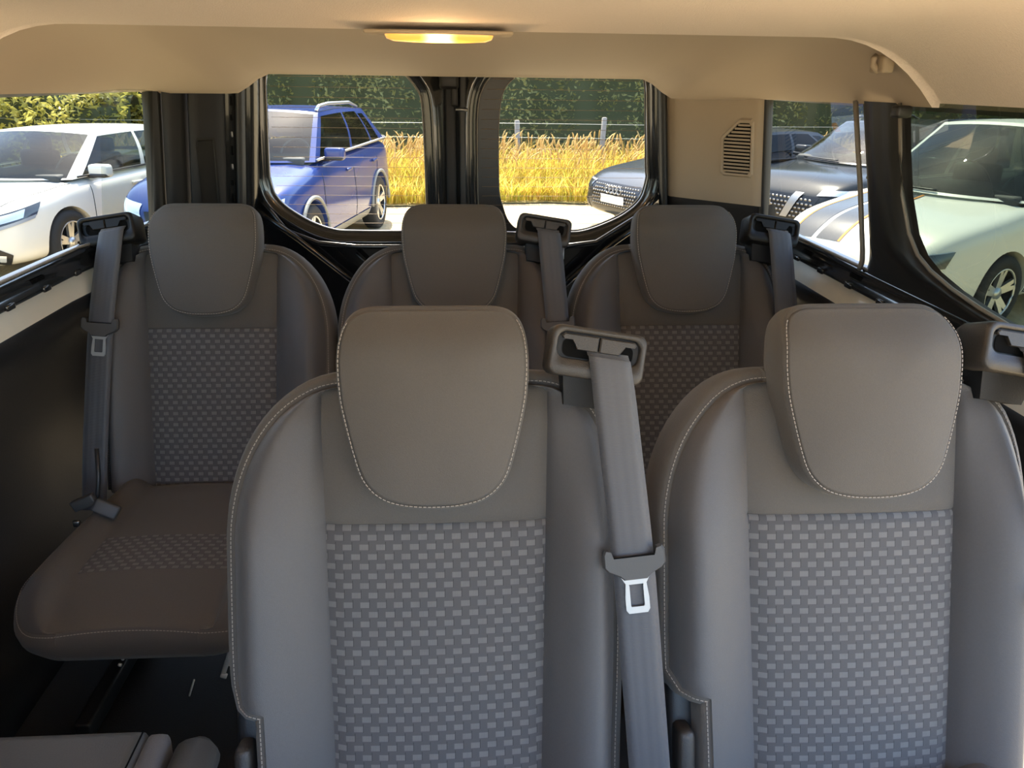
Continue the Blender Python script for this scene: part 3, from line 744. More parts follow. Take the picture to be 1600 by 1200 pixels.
# belts
def seat_belt(label, x, y, s, path, tv, show_tongue=True):
    t = thing('seat_belt', label, 'seat belt', (x, y, 0), 0, 'seat belts hanging from the seat shoulders')
    pts = catmull(path, 8, False); V = []; F = []; U = []; acc = 0
    hw = 0.0290
    for k, p in enumerate(pts):
        a = pts[max(0, k-1)]; b = pts[min(len(pts)-1, k+1)]; d = Vector((b.x-a.x, b.y-a.y)); d = d.normalized() if d.length > 1e-6 else Vector((0, -1))
        sd = Vector((-d.y, d.x)); ax_ = Vector((math.cos(math.radians(9)), -math.sin(math.radians(9)))); sd = ax_.lerp(sd, sstep(-0.07, -0.16, p.y)).normalized()
        if k: acc += (p-pts[k-1]).length
        for m in range(5):
            f = (m/4*2-1); V.append(SP((p.x+sd.x*hw*f)*s, p.y+sd.y*hw*f, p.z+0.0012*(1-f*f))); U.append((f*hw+0.1, acc))
        for m in range(5):
            f = (m/4*2-1); V.append(SP((p.x+sd.x*hw*f)*s, p.y+sd.y*hw*f, p.z-0.0016)); U.append((f*hw+0.1, acc))
    for k in range(len(pts)-1):
        a, b = k*10, (k+1)*10
        for m in range(4):
            F.append((a+m, a+m+1, b+m+1, b+m)); F.append((a+5+m+1, a+5+m, b+5+m, b+5+m+1))
        F.append((a, b, b+5, a+5)); F.append((a+4, a+9, b+9, b+4))
    fix(obj('webbing', V, F, 'belt_webbing', t, True, U))
    if show_tongue:
        # point on the path at v = tv
        k = min(range(len(pts)), key=lambda i: abs(pts[i].y-tv)); p = pts[k]; q = pts[min(len(pts)-1, k+4)]; d = Vector((q.x-p.x, q.y-p.y)).normalized()
        al = math.atan2(d.x, -d.y); c_, s_ = math.cos(al), math.sin(al)
        def T(a, b, w): return SP((p.x+a*c_-b*s_*-1*0+(-b)*s_*1)*s if False else (p.x+a*c_-b*s_)*s, p.y+a*s_+b*c_, p.z+w)
        P0 = [(-0.043, 0.014), (-0.040, 0.020), (-0.033, 0.018), (-0.030, 0.008), (0.030, 0.008), (0.033, 0.018), (0.040, 0.020), (0.043, 0.014), (0.043, -0.004), (0.038, -0.010), (0.022, -0.018), (0.016, -0.024), (-0.016, -0.024), (-0.022, -0.018), (-0.038, -0.010), (-0.043, -0.004)]
        n = len(P0); V = []; F = []
        for (k_, w) in ((0.97, -0.004), (1.0, 0.002), (1.0, 0.007), (0.94, 0.010)): V += [T(a*k_, b*k_, w) for a, b in P0]
        for r in range(3):
            for i in range(n): j = (i+1) % n; F.append((r*n+i, r*n+j, (r+1)*n+j, (r+1)*n+i))
        F.append(tuple(3*n+i for i in range(n))); F.append(tuple(range(n-1, -1, -1)))
        tg = fix(obj('tongue_grip', V, F, 'tongue_plastic', t, False))
        tube('grip_slot', [T(-0.028, 0.0075, 0.0085), T(0.028, 0.0075, 0.0085)], 0.0014, 'slot_black', tg, 5)
        O = [(-0.022, -0.017), (-0.0145, -0.030), (-0.0165, -0.050), (-0.0165, -0.066), (-0.013, -0.071), (0.013, -0.071), (0.0165, -0.066), (0.0165, -0.050), (0.0145, -0.030), (0.022, -0.017)]
        I = [(-0.010, -0.031), (-0.0095, -0.034), (-0.0095, -0.050), (-0.0095, -0.060), (-0.0085, -0.062), (0.0085, -0.062), (0.0095, -0.060), (0.0095, -0.050), (0.0095, -0.034), (0.010, -0.031)]
        I2 = [(a*0.9, b) for a, b in I]
        V = []; F = []; n = len(O)
        for (L, w) in ((O, 0.002), (O, 0.005), (I, 0.005), (I, 0.002)): V += [T(a, b, w) for a, b in L]
        for r in range(3):
            for i in range(n-1): F.append((r*n+i, r*n+i+1, (r+1)*n+i+1, (r+1)*n+i))
        F += [(n, 2*n-1, 3*n-1, 2*n), (0, 3*n, 4*n-1, n-1)]
        fix(obj('tongue_plate', V, F, 'chrome', t, False))
    return t
BP = [(0.238, -0.060, -0.003), (0.2385, -0.067, 0.0035), (0.241, -0.082, 0.0085), (0.254, -0.20, 0.010), (0.270, -0.345, 0.008), (0.283, -0.50, 0.002), (0.297, -0.66, -0.010), (0.304, -0.74, -0.02)]
BP3 = [(0.232, -0.060, -0.003), (0.2325, -0.067, 0.0035), (0.236, -0.082, 0.0085), (0.246, -0.20, 0.010), (0.254, -0.30, 0.008), (0.268, -0.60, 0.002), (0.276, -0.72, -0.01)]
BL3 = [(0.208, -0.058, -0.003), (0.2085, -0.065, 0.0035), (0.211, -0.082, 0.0085), (0.226, -0.20, 0.012), (0.240, -0.34, 0.014), (0.258, -0.60, 0.012), (0.266, -0.74, 0.004)]
passenger_seat('dark grey cloth passenger seat in front, headrest overlapping the middle rear seat', -0.039, 1.0, 1)
passenger_seat('dark grey cloth passenger seat in front at the right edge of the picture', 0.578, 1.0, 1)
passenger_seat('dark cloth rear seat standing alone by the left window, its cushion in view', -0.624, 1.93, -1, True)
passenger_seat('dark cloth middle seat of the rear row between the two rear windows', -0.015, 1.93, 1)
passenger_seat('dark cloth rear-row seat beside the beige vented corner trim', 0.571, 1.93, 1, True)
seat_belt('grey seat belt with chrome tongue hanging between the two front seats', -0.039, 1.0, 1, BP, -0.350)
seat_belt('grey seat belt at the right picture edge on the right front seat', 0.578, 1.0, 1, BP, -0.43)
seat_belt('grey seat belt with chrome tongue on the rear seat by the left window', -0.624, 1.93, -1, BL3, -0.305)
seat_belt('grey seat belt of the middle rear seat, tongue hidden behind the front belt guide', -0.015, 1.93, 1, BP3, -0.300)
seat_belt('grey seat belt of the rear seat beside the right side window', 0.571, 1.93, 1, BP3, -0.43)
# buckle end by the left rear cushion
def buckle():
    t = thing('belt_buckle', 'small dark belt buckle lying beside the left rear seat cushion', 'buckle', (-0.838, 1.60, 0.418))
    r = Matrix.Rotation(0.5, 3, 'Y') @ Matrix.Rotation(-0.5, 3, 'X')
    rbox('buckle_body', (0.045, -0.06, 0.0), (0.055, 0.022, 0.032), 'tongue_plastic', t, 0.005, 2, r)
    rbox('anchor_flap', (-0.005, -0.05, 0.012), (0.055, 0.016, 0.026), 'tongue_plastic', t, 0.004, 2, Matrix.Rotation(-0.4, 3, 'Y'))
    tube('stalk', [(0.02, -0.05, 0.0), (0.022, -0.02, 0.06), (0.02, 0.0, 0.12)], 0.005, 'black_plastic', t)
    rbox('anchor_bolt', (-0.02, -0.07, -0.03), (0.016, 0.010, 0.016), 'steel_dull', t, 0.004, 2)
buckle()
# folded seat in the near left corner
def folded_seat():
    t = thing('folded_seat', 'grey vinyl back of a folded seat in the lower left corner', 'seat', (-0.65, 0.565, 0.008))
    rbox('folded_back', (-0.02, 0.0, 0.455), (0.50, 0.50, 0.09), 'vinyl_grey', t, 0.018, 3)
    rbox('edge_strap', (0.240, 0.0, 0.455), (0.032, 0.492, 0.084), 'fabric_side', t, 0.014, 3, Matrix.Rotation(0.05, 3, 'Y'))
    tube('strap_seam', [(0.223, 0.24, 0.502), (0.223, -0.2, 0.503)], 0.0012, 'slot_black', t, 5)
    tube('side_roll', [(0.290, 0.245, 0.462), (0.291, 0.23, 0.466), (0.292, 0.0, 0.468), (0.292, -0.22, 0.465)], [0.018, 0.030, 0.032, 0.032], 'vinyl_grey', t, 16)
    rbox('folded_base', (0.0, -0.02, 0.205), (0.44, 0.36, 0.41), 'black_plastic', t, 0.02)
folded_seat()

# ------------------------------------------------------------------ car park: ground, verge, grass, fence, hedges
def ground_mat():
    m = mat('gravel', (0.62, 0.54, 0.42), 0.95)
    n = m.node_tree.nodes; l = m.node_tree.links; b = n['Principled BSDF']
    tc = n.new('ShaderNodeTexCoord'); nz = n.new('ShaderNodeTexNoise'); nz.inputs['Scale'].default_value = 1.3; nz.inputs['Detail'].default_value = 10; nz.inputs['Roughness'].default_value = 0.7
    l.new(tc.outputs['Object'], nz.inputs['Vector'])
    rp = n.new('ShaderNodeValToRGB'); rp.color_ramp.elements[0].position = 0.3; rp.color_ramp.elements[1].position = 0.7
    rp.color_ramp.elements[0].color = (0.43, 0.315, 0.165, 1); rp.color_ramp.elements[1].color = (0.64, 0.50, 0.29, 1)
    l.new(nz.outputs['Fac'], rp.inputs[0]); l.new(rp.outputs[0], b.inputs['Base Color'])
    n2 = n.new('ShaderNodeTexNoise'); n2.inputs['Scale'].default_value = 30; n2.inputs['Detail'].default_value = 6; l.new(tc.outputs['Object'], n2.inputs['Vector'])
    bp = n.new('ShaderNodeBump'); bp.inputs['Strength'].default_value = 0.6; bp.inputs['Distance'].default_value = 0.03
    l.new(n2.outputs['Fac'], bp.inputs['Height']); l.new(bp.outputs['Normal'], b.inputs['Normal'])
ground_mat()
def sheet(name, x0, x1, y0, y1, nx, ny, zf, m):
    V = []; F = []
    for j in range(ny+1):
        for i in range(nx+1):
            x, y = lerp(x0, x1, i/nx), lerp(y0, y1, j/ny); V.append((x, y, zf(x, y)))
    for j in range(ny):
        for i in range(nx): F.append((j*(nx+1)+i, j*(nx+1)+i+1, (j+1)*(nx+1)+i+1, (j+1)*(nx+1)+i))
    return struct(fix(obj(name, V, F, m)))
sheet('ground', -40, 40, -40, 40, 2, 2, lambda x, y: GZ, 'gravel')
mat('verge_soil', (0.42, 0.33, 0.12), 0.95, var=0.4, vscale=6)
def verge_y(x): return 13.15+0.10*x+0.12*math.sin(x*1.7)+0.05*math.sin(x*5.1)
sheet('verge', -14, 16, 0, 1, 60, 6, lambda x, t: GZ, 'verge_soil')
vg = bpy.data.objects['verge']
for v in vg.data.vertices:
    t = v.co.y; v.co.y = verge_y(v.co.x)+t*5.0; v.co.z = GZ+0.02+0.10*sstep(0, 0.4, t)
leaf_mat('grass_dry', (0.62, 0.42, 0.07), (0.80, 0.62, 0.16), 2.0, 0.5, 0.6)
leaf_mat('grass_green', (0.42, 0.42, 0.05), (0.66, 0.56, 0.08), 1.5, 0.5, 0.5)
leaf_mat('grass_seed', (0.66, 0.42, 0.12), (0.82, 0.62, 0.28), 3.0, 0.4, 0.7)
def blades(name, n, m, hrange, seed, wid, lean=0.35, x0=-6.5, x1=9.0, depth=2.2, label='', front=1.0):
    rnd = random.Random(seed); V = []; F = []
    for _ in range(n):
        x = rnd.uniform(x0, x1); t = rnd.random()**1.3; y = verge_y(x)+0.05+t*depth
        h = rnd.uniform(*hrange)*(0.45+0.55*sstep(0, 0.5, t)*front+0.55*(1-front)); a = rnd.uniform(0, 2*PI); L = rnd.uniform(0.05, lean)*h
        dx, dy = math.cos(a)*L+0.10*h, math.sin(a)*L; wx = wid*rnd.uniform(0.6, 1.3); b = rnd.uniform(0, PI); cx, cy = math.cos(b)*wx, math.sin(b)*wx
        k = len(V); z0 = GZ+0.05
        for s, ww in ((0, 1), (0.4, 0.9), (0.75, 0.6)):
            px, py, pz = x+dx*s*s, y+dy*s*s, z0+h*s*(1-0.12*s*s); V.append((px-cx*ww, py-cy*ww, pz)); V.append((px+cx*ww, py+cy*ww, pz))
        V.append((x+dx, y+dy, z0+h*0.88))
        F += [(k, k+1, k+3, k+2), (k+2, k+3, k+5, k+4), (k+4, k+5, k+6)]
    o = obj(name, V, F, m); o['kind'] = 'stuff'; tag(o, label, 'grass'); return o
blades('green_grass', 16000, 'grass_green', (0.35, 0.80), 3, 0.011, lean=0.7, label='yellow green grass at the foot of the verge beyond the cars')
blades('dry_grass', 15000, 'grass_dry', (0.5, 1.05), 4, 0.009, lean=0.8, label='tall golden dry grass on the verge in front of the fence')
def seed_heads(n, seed):
    rnd = random.Random(seed); V = []; F = []
    for _ in range(n):
        x = rnd.uniform(-6.0, 9.0); y = verge_y(x)+rnd.uniform(0.5, 2.3); h = rnd.uniform(0.75, 1.22); a = rnd.uniform(-0.9, 0.9); L = rnd.uniform(0.05, 0.45)
        z0 = GZ+0.05; dx = math.sin(a)*L+0.08; k = len(V); P = []
        for s in (0, 0.35, 0.7, 0.85, 1.0, 1.08): P.append((x+dx*s**2.2, y+0.05*s, z0+h*(s-0.16*s**4)))
        W = (0.003, 0.003, 0.003, 0.016, 0.013, 0.002)
        for p, ww in zip(P, W): V += [(p[0]-ww, p[1], p[2]), (p[0]+ww, p[1], p[2]), (p[0], p[1]-ww, p[2])]
        for j in range(5):
            for i in range(3): F.append((k+j*3+i, k+j*3+(i+1) % 3, k+(j+1)*3+(i+1) % 3, k+(j+1)*3+i))
    o = obj('seeding_grass', V, F, 'grass_seed'); o['kind'] = 'stuff'; tag(o, 'pale seed heads standing above the dry grass', 'grass')
seed_heads(1300, 9)
mat('post_wood', (0.27, 0.24, 0.21), 0.9, bump=0.5, bscale=40, var=0.25, vscale=12)
mat('wire_grey', (0.45, 0.46, 0.42), 0.5, metal=0.6)
for (x, zt, lean, lab) in ((-1.30, 0.40, 0.02, 'weathered wooden fence post beside the blue car, half hidden in grass'), (1.02, 0.66, -0.05, 'weathered fence post standing left in the right rear window'), (2.42, 0.72, 0.04, 'weathered fence post standing right in the right rear window'), (6.9, 0.80, -0.03, 'brown fence post seen through the right side window')):
    y = 15.0 if x < 5 else 15.8
    k = y/13.6
    o = tube('fence_post', [(x*k, y, GZ), (x*k+lean*0.5, y, (zt*0.5+GZ*0.5)), (x*k+lean, y, 1.32-(1.32-zt)*k), (x*k+lean, y, 1.32-(1.32-zt)*k+0.01)], [0.055, 0.05, 0.048, 0.03], 'post_wood', None, 9)
    tag(o, lab, 'post', 'fence posts in the verge')
for z, lab in ((0.55, 'top wire of the fence stretched between the posts'), (0.30, 'lower wire of the fence among the grass')):
    o = tube('fence_wire', [(-9, 14.93, z), (-4, 14.93, z-0.02), (1, 14.93, z), (6, 14.95, z-0.02), (12, 15.2, z)], 0.0035, 'wire_grey', None, 5)
    tag(o, lab, 'wire')
leaf_mat('hedge_leaf', (0.16, 0.165, 0.055), (0.38, 0.36, 0.13), 1.4, 0.4, 0.55)
leaf_mat('laurel_leaf', (0.36, 0.34, 0.06), (0.62, 0.55, 0.16), 3.0, 0.45, 0.35)
mat('hedge_core', (0.055, 0.062, 0.025), 0.95)
mat('bark', (0.10, 0.075, 0.05), 0.95, var=0.3, vscale=10)
def hedge(name, label, pts, h, thick, n, lm, leaf, seed, zb=GZ, cat='hedge'):
    """leafy mass along the polyline pts; core plus separate leaves in one mesh"""
    rnd = random.Random(seed); t = thing(name, label, cat, (pts[0][0], pts[0][1], zb)); ox, oy, oz = pts[0][0], pts[0][1], zb
    segs = list(zip(pts, pts[1:])); tot = sum(math.dist(a, b) for a, b in segs)
    def at(s):
        for a, b in segs:
            d = math.dist(a, b)
            if s <= d: return lerp(a[0], b[0], s/d), lerp(a[1], b[1], s/d), (b[0]-a[0])/d, (b[1]-a[1])/d
            s -= d
        return b[0], b[1], (b[0]-a[0])/d, (b[1]-a[1])/d
    V = []; F = []
    N, Mr = max(8, int(tot/0.5)), 10
    for i in range(N+1):
        x, y, tx, ty = at(tot*i/N*0.9999)
        for j in range(Mr+1):
            a = PI*j/Mr; bul = 1+0.16*math.sin(i*1.9+j*1.3)+0.1*math.sin(i*0.7-j*2.1)
            q = math.cos(a)*thick*0.36*bul; z = h*0.93*(math.sin(a)**0.6)*(1+0.05*math.sin(i*1.3)); V.append((x-ty*q-ox, y+tx*q-oy, z))
    for i in range(N):
        for j in range(Mr): F.append((i*(Mr+1)+j, i*(Mr+1)+j+1, (i+1)*(Mr+1)+j+1, (i+1)*(Mr+1)+j))
    fix(obj('branch_mass', V, F, 'hedge_core', t))
    V = []; F = []
    for _ in range(n):
        s = rnd.random()*tot; x, y, tx, ty = at(s); a = rnd.uniform(0.02, PI-0.02) if rnd.random() < 0.5 else (rnd.uniform(PI*0.6, PI*0.99) if ty >= -2 else 0)
        bul = 1+0.22*math.sin(s*2.3+a*3)+0.16*math.sin(s*5.1-a*5)
        r = rnd.uniform(0.75, 1.08)*bul; q = math.cos(a)*thick*0.5*r; z = h*(math.sin(a)**0.6)*(0.9+0.1*r)*rnd.uniform(0.9, 1.02)
        # near side: towards the van (smaller y)
        px, py = x+ty*q-ox, y-tx*q-oy
        if tx < 0: px, py = x-ty*q-ox, y+tx*q-oy
        c = Vector((px, py, z)); d = Vector((rnd.gauss(0, 1), rnd.gauss(0, 1), rnd.gauss(0, 0.7))).normalized(); e = d.cross(Vector((rnd.gauss(0, 1), rnd.gauss(0, 1), rnd.gauss(0, 1)))).normalized()
        L = leaf*rnd.uniform(0.6, 1.3); k = len(V)
        V += [c-d*L, c+e*L*0.38+d*L*0.1, c+d*L, c-e*L*0.38+d*L*0.1]; F.append((k, k+1, k+2, k+3))
    o = obj('foliage', V, F, lm, t, False); o['kind'] = 'stuff'
    return t
hedge('tall_hedge', 'tall dark green hedge of trees behind the fence', [(-13, 19.0), (-8, 18.6), (0, 18.2), (8, 18.6), (15, 19.2)], 4.6, 3.0, 260000, 'hedge_leaf', 0.055, 11)
hedge('laurel_hedge', 'sunlit yellow green laurel hedge behind the white hatchback', [(-13, 15.6), (-8.5, 15.4), (-6.0, 15.6)], 1.80, 1.6, 22000, 'laurel_leaf', 0.075, 12)

# ------------------------------------------------------------------ parked cars
mat('paint_white', (0.72, 0.69, 0.61), 0.3, coat=0.4)
mat('paint_blue', (0.026, 0.048, 0.175), 0.14, spec=0.4)
mat('paint_grey', (0.040, 0.045, 0.052), 0.14, spec=0.4)
mat('paint_dark', (0.022, 0.026, 0.030), 0.14, spec=0.25)
mat('car_black', (0.012, 0.012, 0.013), 0.4)
mat('car_grille', (0.02, 0.02, 0.022), 0.3, metal=0.3)
mat('cabin_dark', (0.05, 0.052, 0.05), 0.7)
mat('cabin_grey', (0.22, 0.22, 0.20), 0.7)
mat('lamp_white', (0.75, 0.78, 0.80), 0.12, metal=0.5, coat=1.0)
mat('lamp_dark', (0.06, 0.065, 0.07), 0.1, metal=0.3, coat=1.0)
mat('lamp_amber', (0.85, 0.22, 0.04), 0.25, coat=1.0)
mat('tyre', (0.02, 0.02, 0.02), 0.85)
mat('alloy', (0.62, 0.62, 0.62), 0.3, metal=0.8)
mat('plate_white', (0.80, 0.80, 0.76), 0.4)
mat('stripe_grey', (0.06, 0.063, 0.066), 0.2, spec=0.3)
mat('stripe_orange', (0.60, 0.24, 0.05), 0.6, spec=0.2)
class Car:
    def __init__(s, label, paint, tip, head, L, W, H, zn, zc, xc, xh, xr, xt, zb1, wr=0.33, fo=0.86, wb=2.6, nose=0.0, hwr=0.70, glass='glass_car', blunt=1.0, rear_glass=None):
        """xc cowl, xh windscreen header, xr rear header, xt tail of the greenhouse: distances behind the nose"""
        s.L, s.W, s.H, s.paint = L, W, H, paint; hd = Vector((head[0], head[1])).normalized()
        s.t = thing('car', label, 'car', (tip[0]-hd.x*L/2, tip[1]-hd.y*L/2, GZ), math.atan2(hd.y, hd.x), 'parked cars')
        hw = W/2; s.hw = hw; X = lambda d: L/2-d; s.X = X
        # stations: distance behind nose, half width, bottom, top
        zl = zn-0.10
        st = [(0.0, 0.58*blunt, 0.40, zl-0.16), (0.03, 0.72*blunt, 0.27, zl-0.09), (0.12, 0.86, 0.21, zl-0.02), (0.30, 0.95, 0.19, zn), (0.60, 0.985, 0.19, lerp(zn, zc, 0.38)), (xc*0.75+0.15, 1.0, 0.19, lerp(zn, zc, 0.75)), (xc, 1.0, 0.19, zc), (xc+0.5, 1.0, 0.19, zc+0.01), (L*0.5, 1.0, 0.19, lerp(zc, zb1, 0.4)), (L*0.7, 1.0, 0.19, lerp(zc, zb1, 0.7)), (L-0.55, 0.985, 0.20, zb1), (L-0.25, 0.95, 0.24, zb1-0.01), (L-0.08, 0.88, 0.30, zb1-0.06), (L, 0.78, 0.38, zb1-0.18)]
        V = []; F = []; fm = []
        def sec(x, k, zb, zt):
            h = hw*k; dz = zt-zb
            half = [(0, zb), (0.70*h, zb), (0.92*h, zb+0.05), (0.985*h, zb+0.18*dz), (1.0*h, zb+0.45*dz), (0.985*h, zb+0.66*dz), (0.975*h, zb+0.82*dz), (0.945*h, zb+0.93*dz), (0.88*h, zt), (0.55*h, zt+0.018), (0, zt+0.026)]
            return [(X(x), y, z) for y, z in half]+[(X(x), -y, z) for y, z in reversed(half[1:-1])]
        for a in st: V += sec(*a)
        n = 20
        for j in range(len(st)-1):
            for i in range(n):
                F.append((j*n+i, j*n+(i+1) % n, (j+1)*n+(i+1) % n, (j+1)*n+i)); fm.append(1 if st[j][0] >= xc-0.01 and st[j+1][0] <= xt+0.3 and i in (8, 9, 10, 11) else 0)
        F.append(tuple(range(n))); fm.append(0); F.append(tuple((len(st)-1)*n+i for i in range(n-1, -1, -1))); fm.append(0)
        o = obj('body', V, F, paint, s.t, True, None, [paint, 'cabin_dark'], fm); fix(o)
        md = o.modifiers.new('s', 'SUBSURF'); md.levels = 2; md.render_levels = 2
        # wheel wells
        bm = bmesh.new(); s.wx = [fo, fo+wb]; s.wr = wr
        for d in s.wx:
            for sg in (-1, 1):
                bmesh.ops.create_cone(bm, cap_ends=True, segments=40, radius1=wr*1.12, radius2=wr*1.12, depth=0.5, matrix=Matrix.Translation((X(d), sg*(hw-0.05), wr)) @ Matrix.Rotation(PI/2, 4, 'X'))
        cut = bm_obj('cutter', bm, 'car_black'); cut.parent = s.t
        bpy.context.view_layer.update()
        mb = o.modifiers.new('b', 'BOOLEAN'); mb.object = cut; mb.operation = 'DIFFERENCE'; mb.solver = 'EXACT'
        dg = bpy.context.evaluated_depsgraph_get(); me = bpy.data.meshes.new_from_object(o.evaluated_get(dg)); o.modifiers.clear(); o.data = me
        while len(me.materials) < 3: me.materials.append(M_('car_black'))
        me.polygons.foreach_set('use_smooth', [True]*len(me.polygons))
        bpy.data.objects.remove(cut)
        try: me.set_sharp_from_angle(angle=math.radians(40))
        except Exception: pass
        s.body = o; bm = bmesh.new(); bm.from_mesh(me); s.bvh = BVHTree.FromBMesh(bm); bm.free()
        s.green(zc, zb1, xc, xh, xr, xt, hwr, glass, rear_glass or glass)
        s.wheels()
    def patch(s, S, av, bv, wins, name, glass):
        """surface S(a,b): painted frame plus glass panes in the (a0,a1,b0,b1) windows"""
        na, nb = len(av), len(bv)
        def key(i, j):
            a, b = (av[i]+av[i+1])/2, (bv[j]+bv[j+1])/2
            for k, (a0, a1, b0, b1) in enumerate(wins):
                if a0 < a < a1 and b0 < b < b1: return k
            return 'p'
        parts, _ = grid_parts(lambda i, j: S(av[i], bv[j]), lambda i, j: (0, 0), na, nb, key)
        res = None
        if 'p' in parts:
            res = obj(name, *parts['p'][:2], s.paint, s.t)
        for k in range(len(wins)):
            if k in parts:
                g = obj('window_glass', *parts[k][:2], glass if not isinstance(glass, list) else glass[k], s.t)
        return res
    def green(s, zc, zb1, xc, xh, xr, xt, hwr, glass, rg):
        X, hw, H = s.X, s.hw, s.H; hb = hw*0.90; hr = hw*hwr; ze = H-0.055
        def wsS(a, b):
            bo = Vector((X(xc-0.10+0.22*a*a), a*hb, zc+0.02)); to = Vector((X(xh-0.03+0.09*a*a), a*hr, lerp(H-0.022, ze, a*a)))
            p = bo.lerp(to, b); bul = 0.05*math.sin(PI*b)*(1-a*a); return p+Vector((0.4*bul, 0, 0.6*bul))
        av = [-1, -0.965, -0.93]+[-0.93+1.86*k/12 for k in range(1, 12)]+[0.93, 0.965, 1]; bv = [0, 0.03]+[0.03+0.92*k/8 for k in range(1, 8)]+[0.95, 1]
        s.patch(wsS, av, bv, [(-0.93, 0.93, 0.03, 0.95)], 'windscreen_frame', glass)
        def rr(a, b):
            bo = Vector((X(xt+0.10-0.16*a*a), a*hb, zb1+0.0)); to = Vector((X(xr+0.03-0.07*a*a), a*hr, lerp(H-0.045, ze-0.01, a*a)))
            return bo.lerp(to, b)
        s.patch(rr, av, bv, [(-0.9, 0.9, 0.2, 0.9)], 'tailgate_frame', rg)
        for sg in (-1, 1):
            def sd(a, b):
                bo = Vector((lerp(X(xc+0.12), X(xt-0.06), a), sg*hb, lerp(zc+0.02, zb1, a))); to = Vector((lerp(X(xh+0.06), X(xr-0.04), a), sg*hr, ze-0.01*a+0.022*math.sin(PI*a)))
                p = bo.lerp(to, b); p.y += sg*0.035*math.sin(PI*b)*min(1, 4*a, 4*(1-a)); return p
            A = [0, 0.05, 0.10, 0.2, 0.3, 0.40, 0.44, 0.47, 0.55, 0.65, 0.72, 0.76, 0.79, 0.85, 0.92, 0.96, 1.0]; B = [0, 0.05, 0.25, 0.45, 0.65, 0.85, 0.91, 1.0]
            s.patch(sd, A, B, [(0.05, 0.44, 0.05, 0.91), (0.47, 0.76, 0.05, 0.91), (0.79, 0.92, 0.05, 0.85)], 'side_frame', [glass, rg, rg])
        def rf(a, b):
            f = wsS(a, 1.0); r = rr(a, 1.0); p = f.lerp(r, b); p.z += 0.022*math.sin(PI*b)*1.0; return p
        s.patch(rf, av, [k/10 for k in range(11)], [], 'roof', glass)
        s.hb, s.hr, s.xc, s.zc, s.xh, s.ze = hb, hr, xc, zc, xh, ze
        # cabin: dashboard, wheel, seats
        rbox('dashboard', (X(xc+0.30), 0, zc+0.01), (0.55, hb*1.75, 0.12), 'cabin_dark', s.t, 0.04, 3)
        for sg in (-1, 1):
            rbox('front_seat', (X(xc+1.25), sg*hb*0.5, zc+0.06), (0.16, 0.46, 0.30), 'cabin_dark', s.t, 0.06, 3)
            rbox('front_headrest', (X(xc+1.30), sg*hb*0.5, zc+0.28), (0.10, 0.26, 0.17), 'cabin_dark', s.t, 0.04, 3)
        pts = [Vector((X(xc+0.68)-0.10*math.sin(a), hb*0.48+0.17*math.cos(a), zc+0.06+0.15*math.sin(a))) for a in [2*PI*k/20 for k in range(20)]]
        tube('steering_wheel', pts, 0.014, 'cabin_grey', s.t, 6, True)
        rbox('mirror', wsS(0, 0.86)-Vector((0.08, 0, 0.02)), (0.03, 0.22, 0.06), 'car_black', s.t, 0.01)
        pts = [wsS(-0.8+k*0.07, 0.035)+Vector((0.01, 0, 0.012)) for k in range(13)]
        tube('wiper', pts, 0.008, 'car_black', s.t, 5)
        for sg in (-1, 1):
            c = Vector((X(xc+0.42), sg*(hb+0.13), zc+0.085))
            mr = rbox('door_mirror', c, (0.15, 0.22, 0.14), s.paint, s.t, 0.045, 3)
            rbox('mirror_arm', c+Vector((0.02, -sg*0.11, -0.06)), (0.06, 0.12, 0.035), 'car_black', mr, 0.01)
            rbox('mirror_foot', c+Vector((0.045, sg*0.01, -0.045)), (0.09, 0.19, 0.04), 'car_black', mr, 0.015)
        # chrome or black strip along the foot of the side glass
        for sg in (-1, 1):
            tube('waist_strip', [(lerp(X(xc+0.2), X(xt-0.06), k/8), sg*(hb+0.006), lerp(zc+0.04, zb1+0.01, k/8)) for k in range(9)], 0.010, 'car_black', s.t, 6)
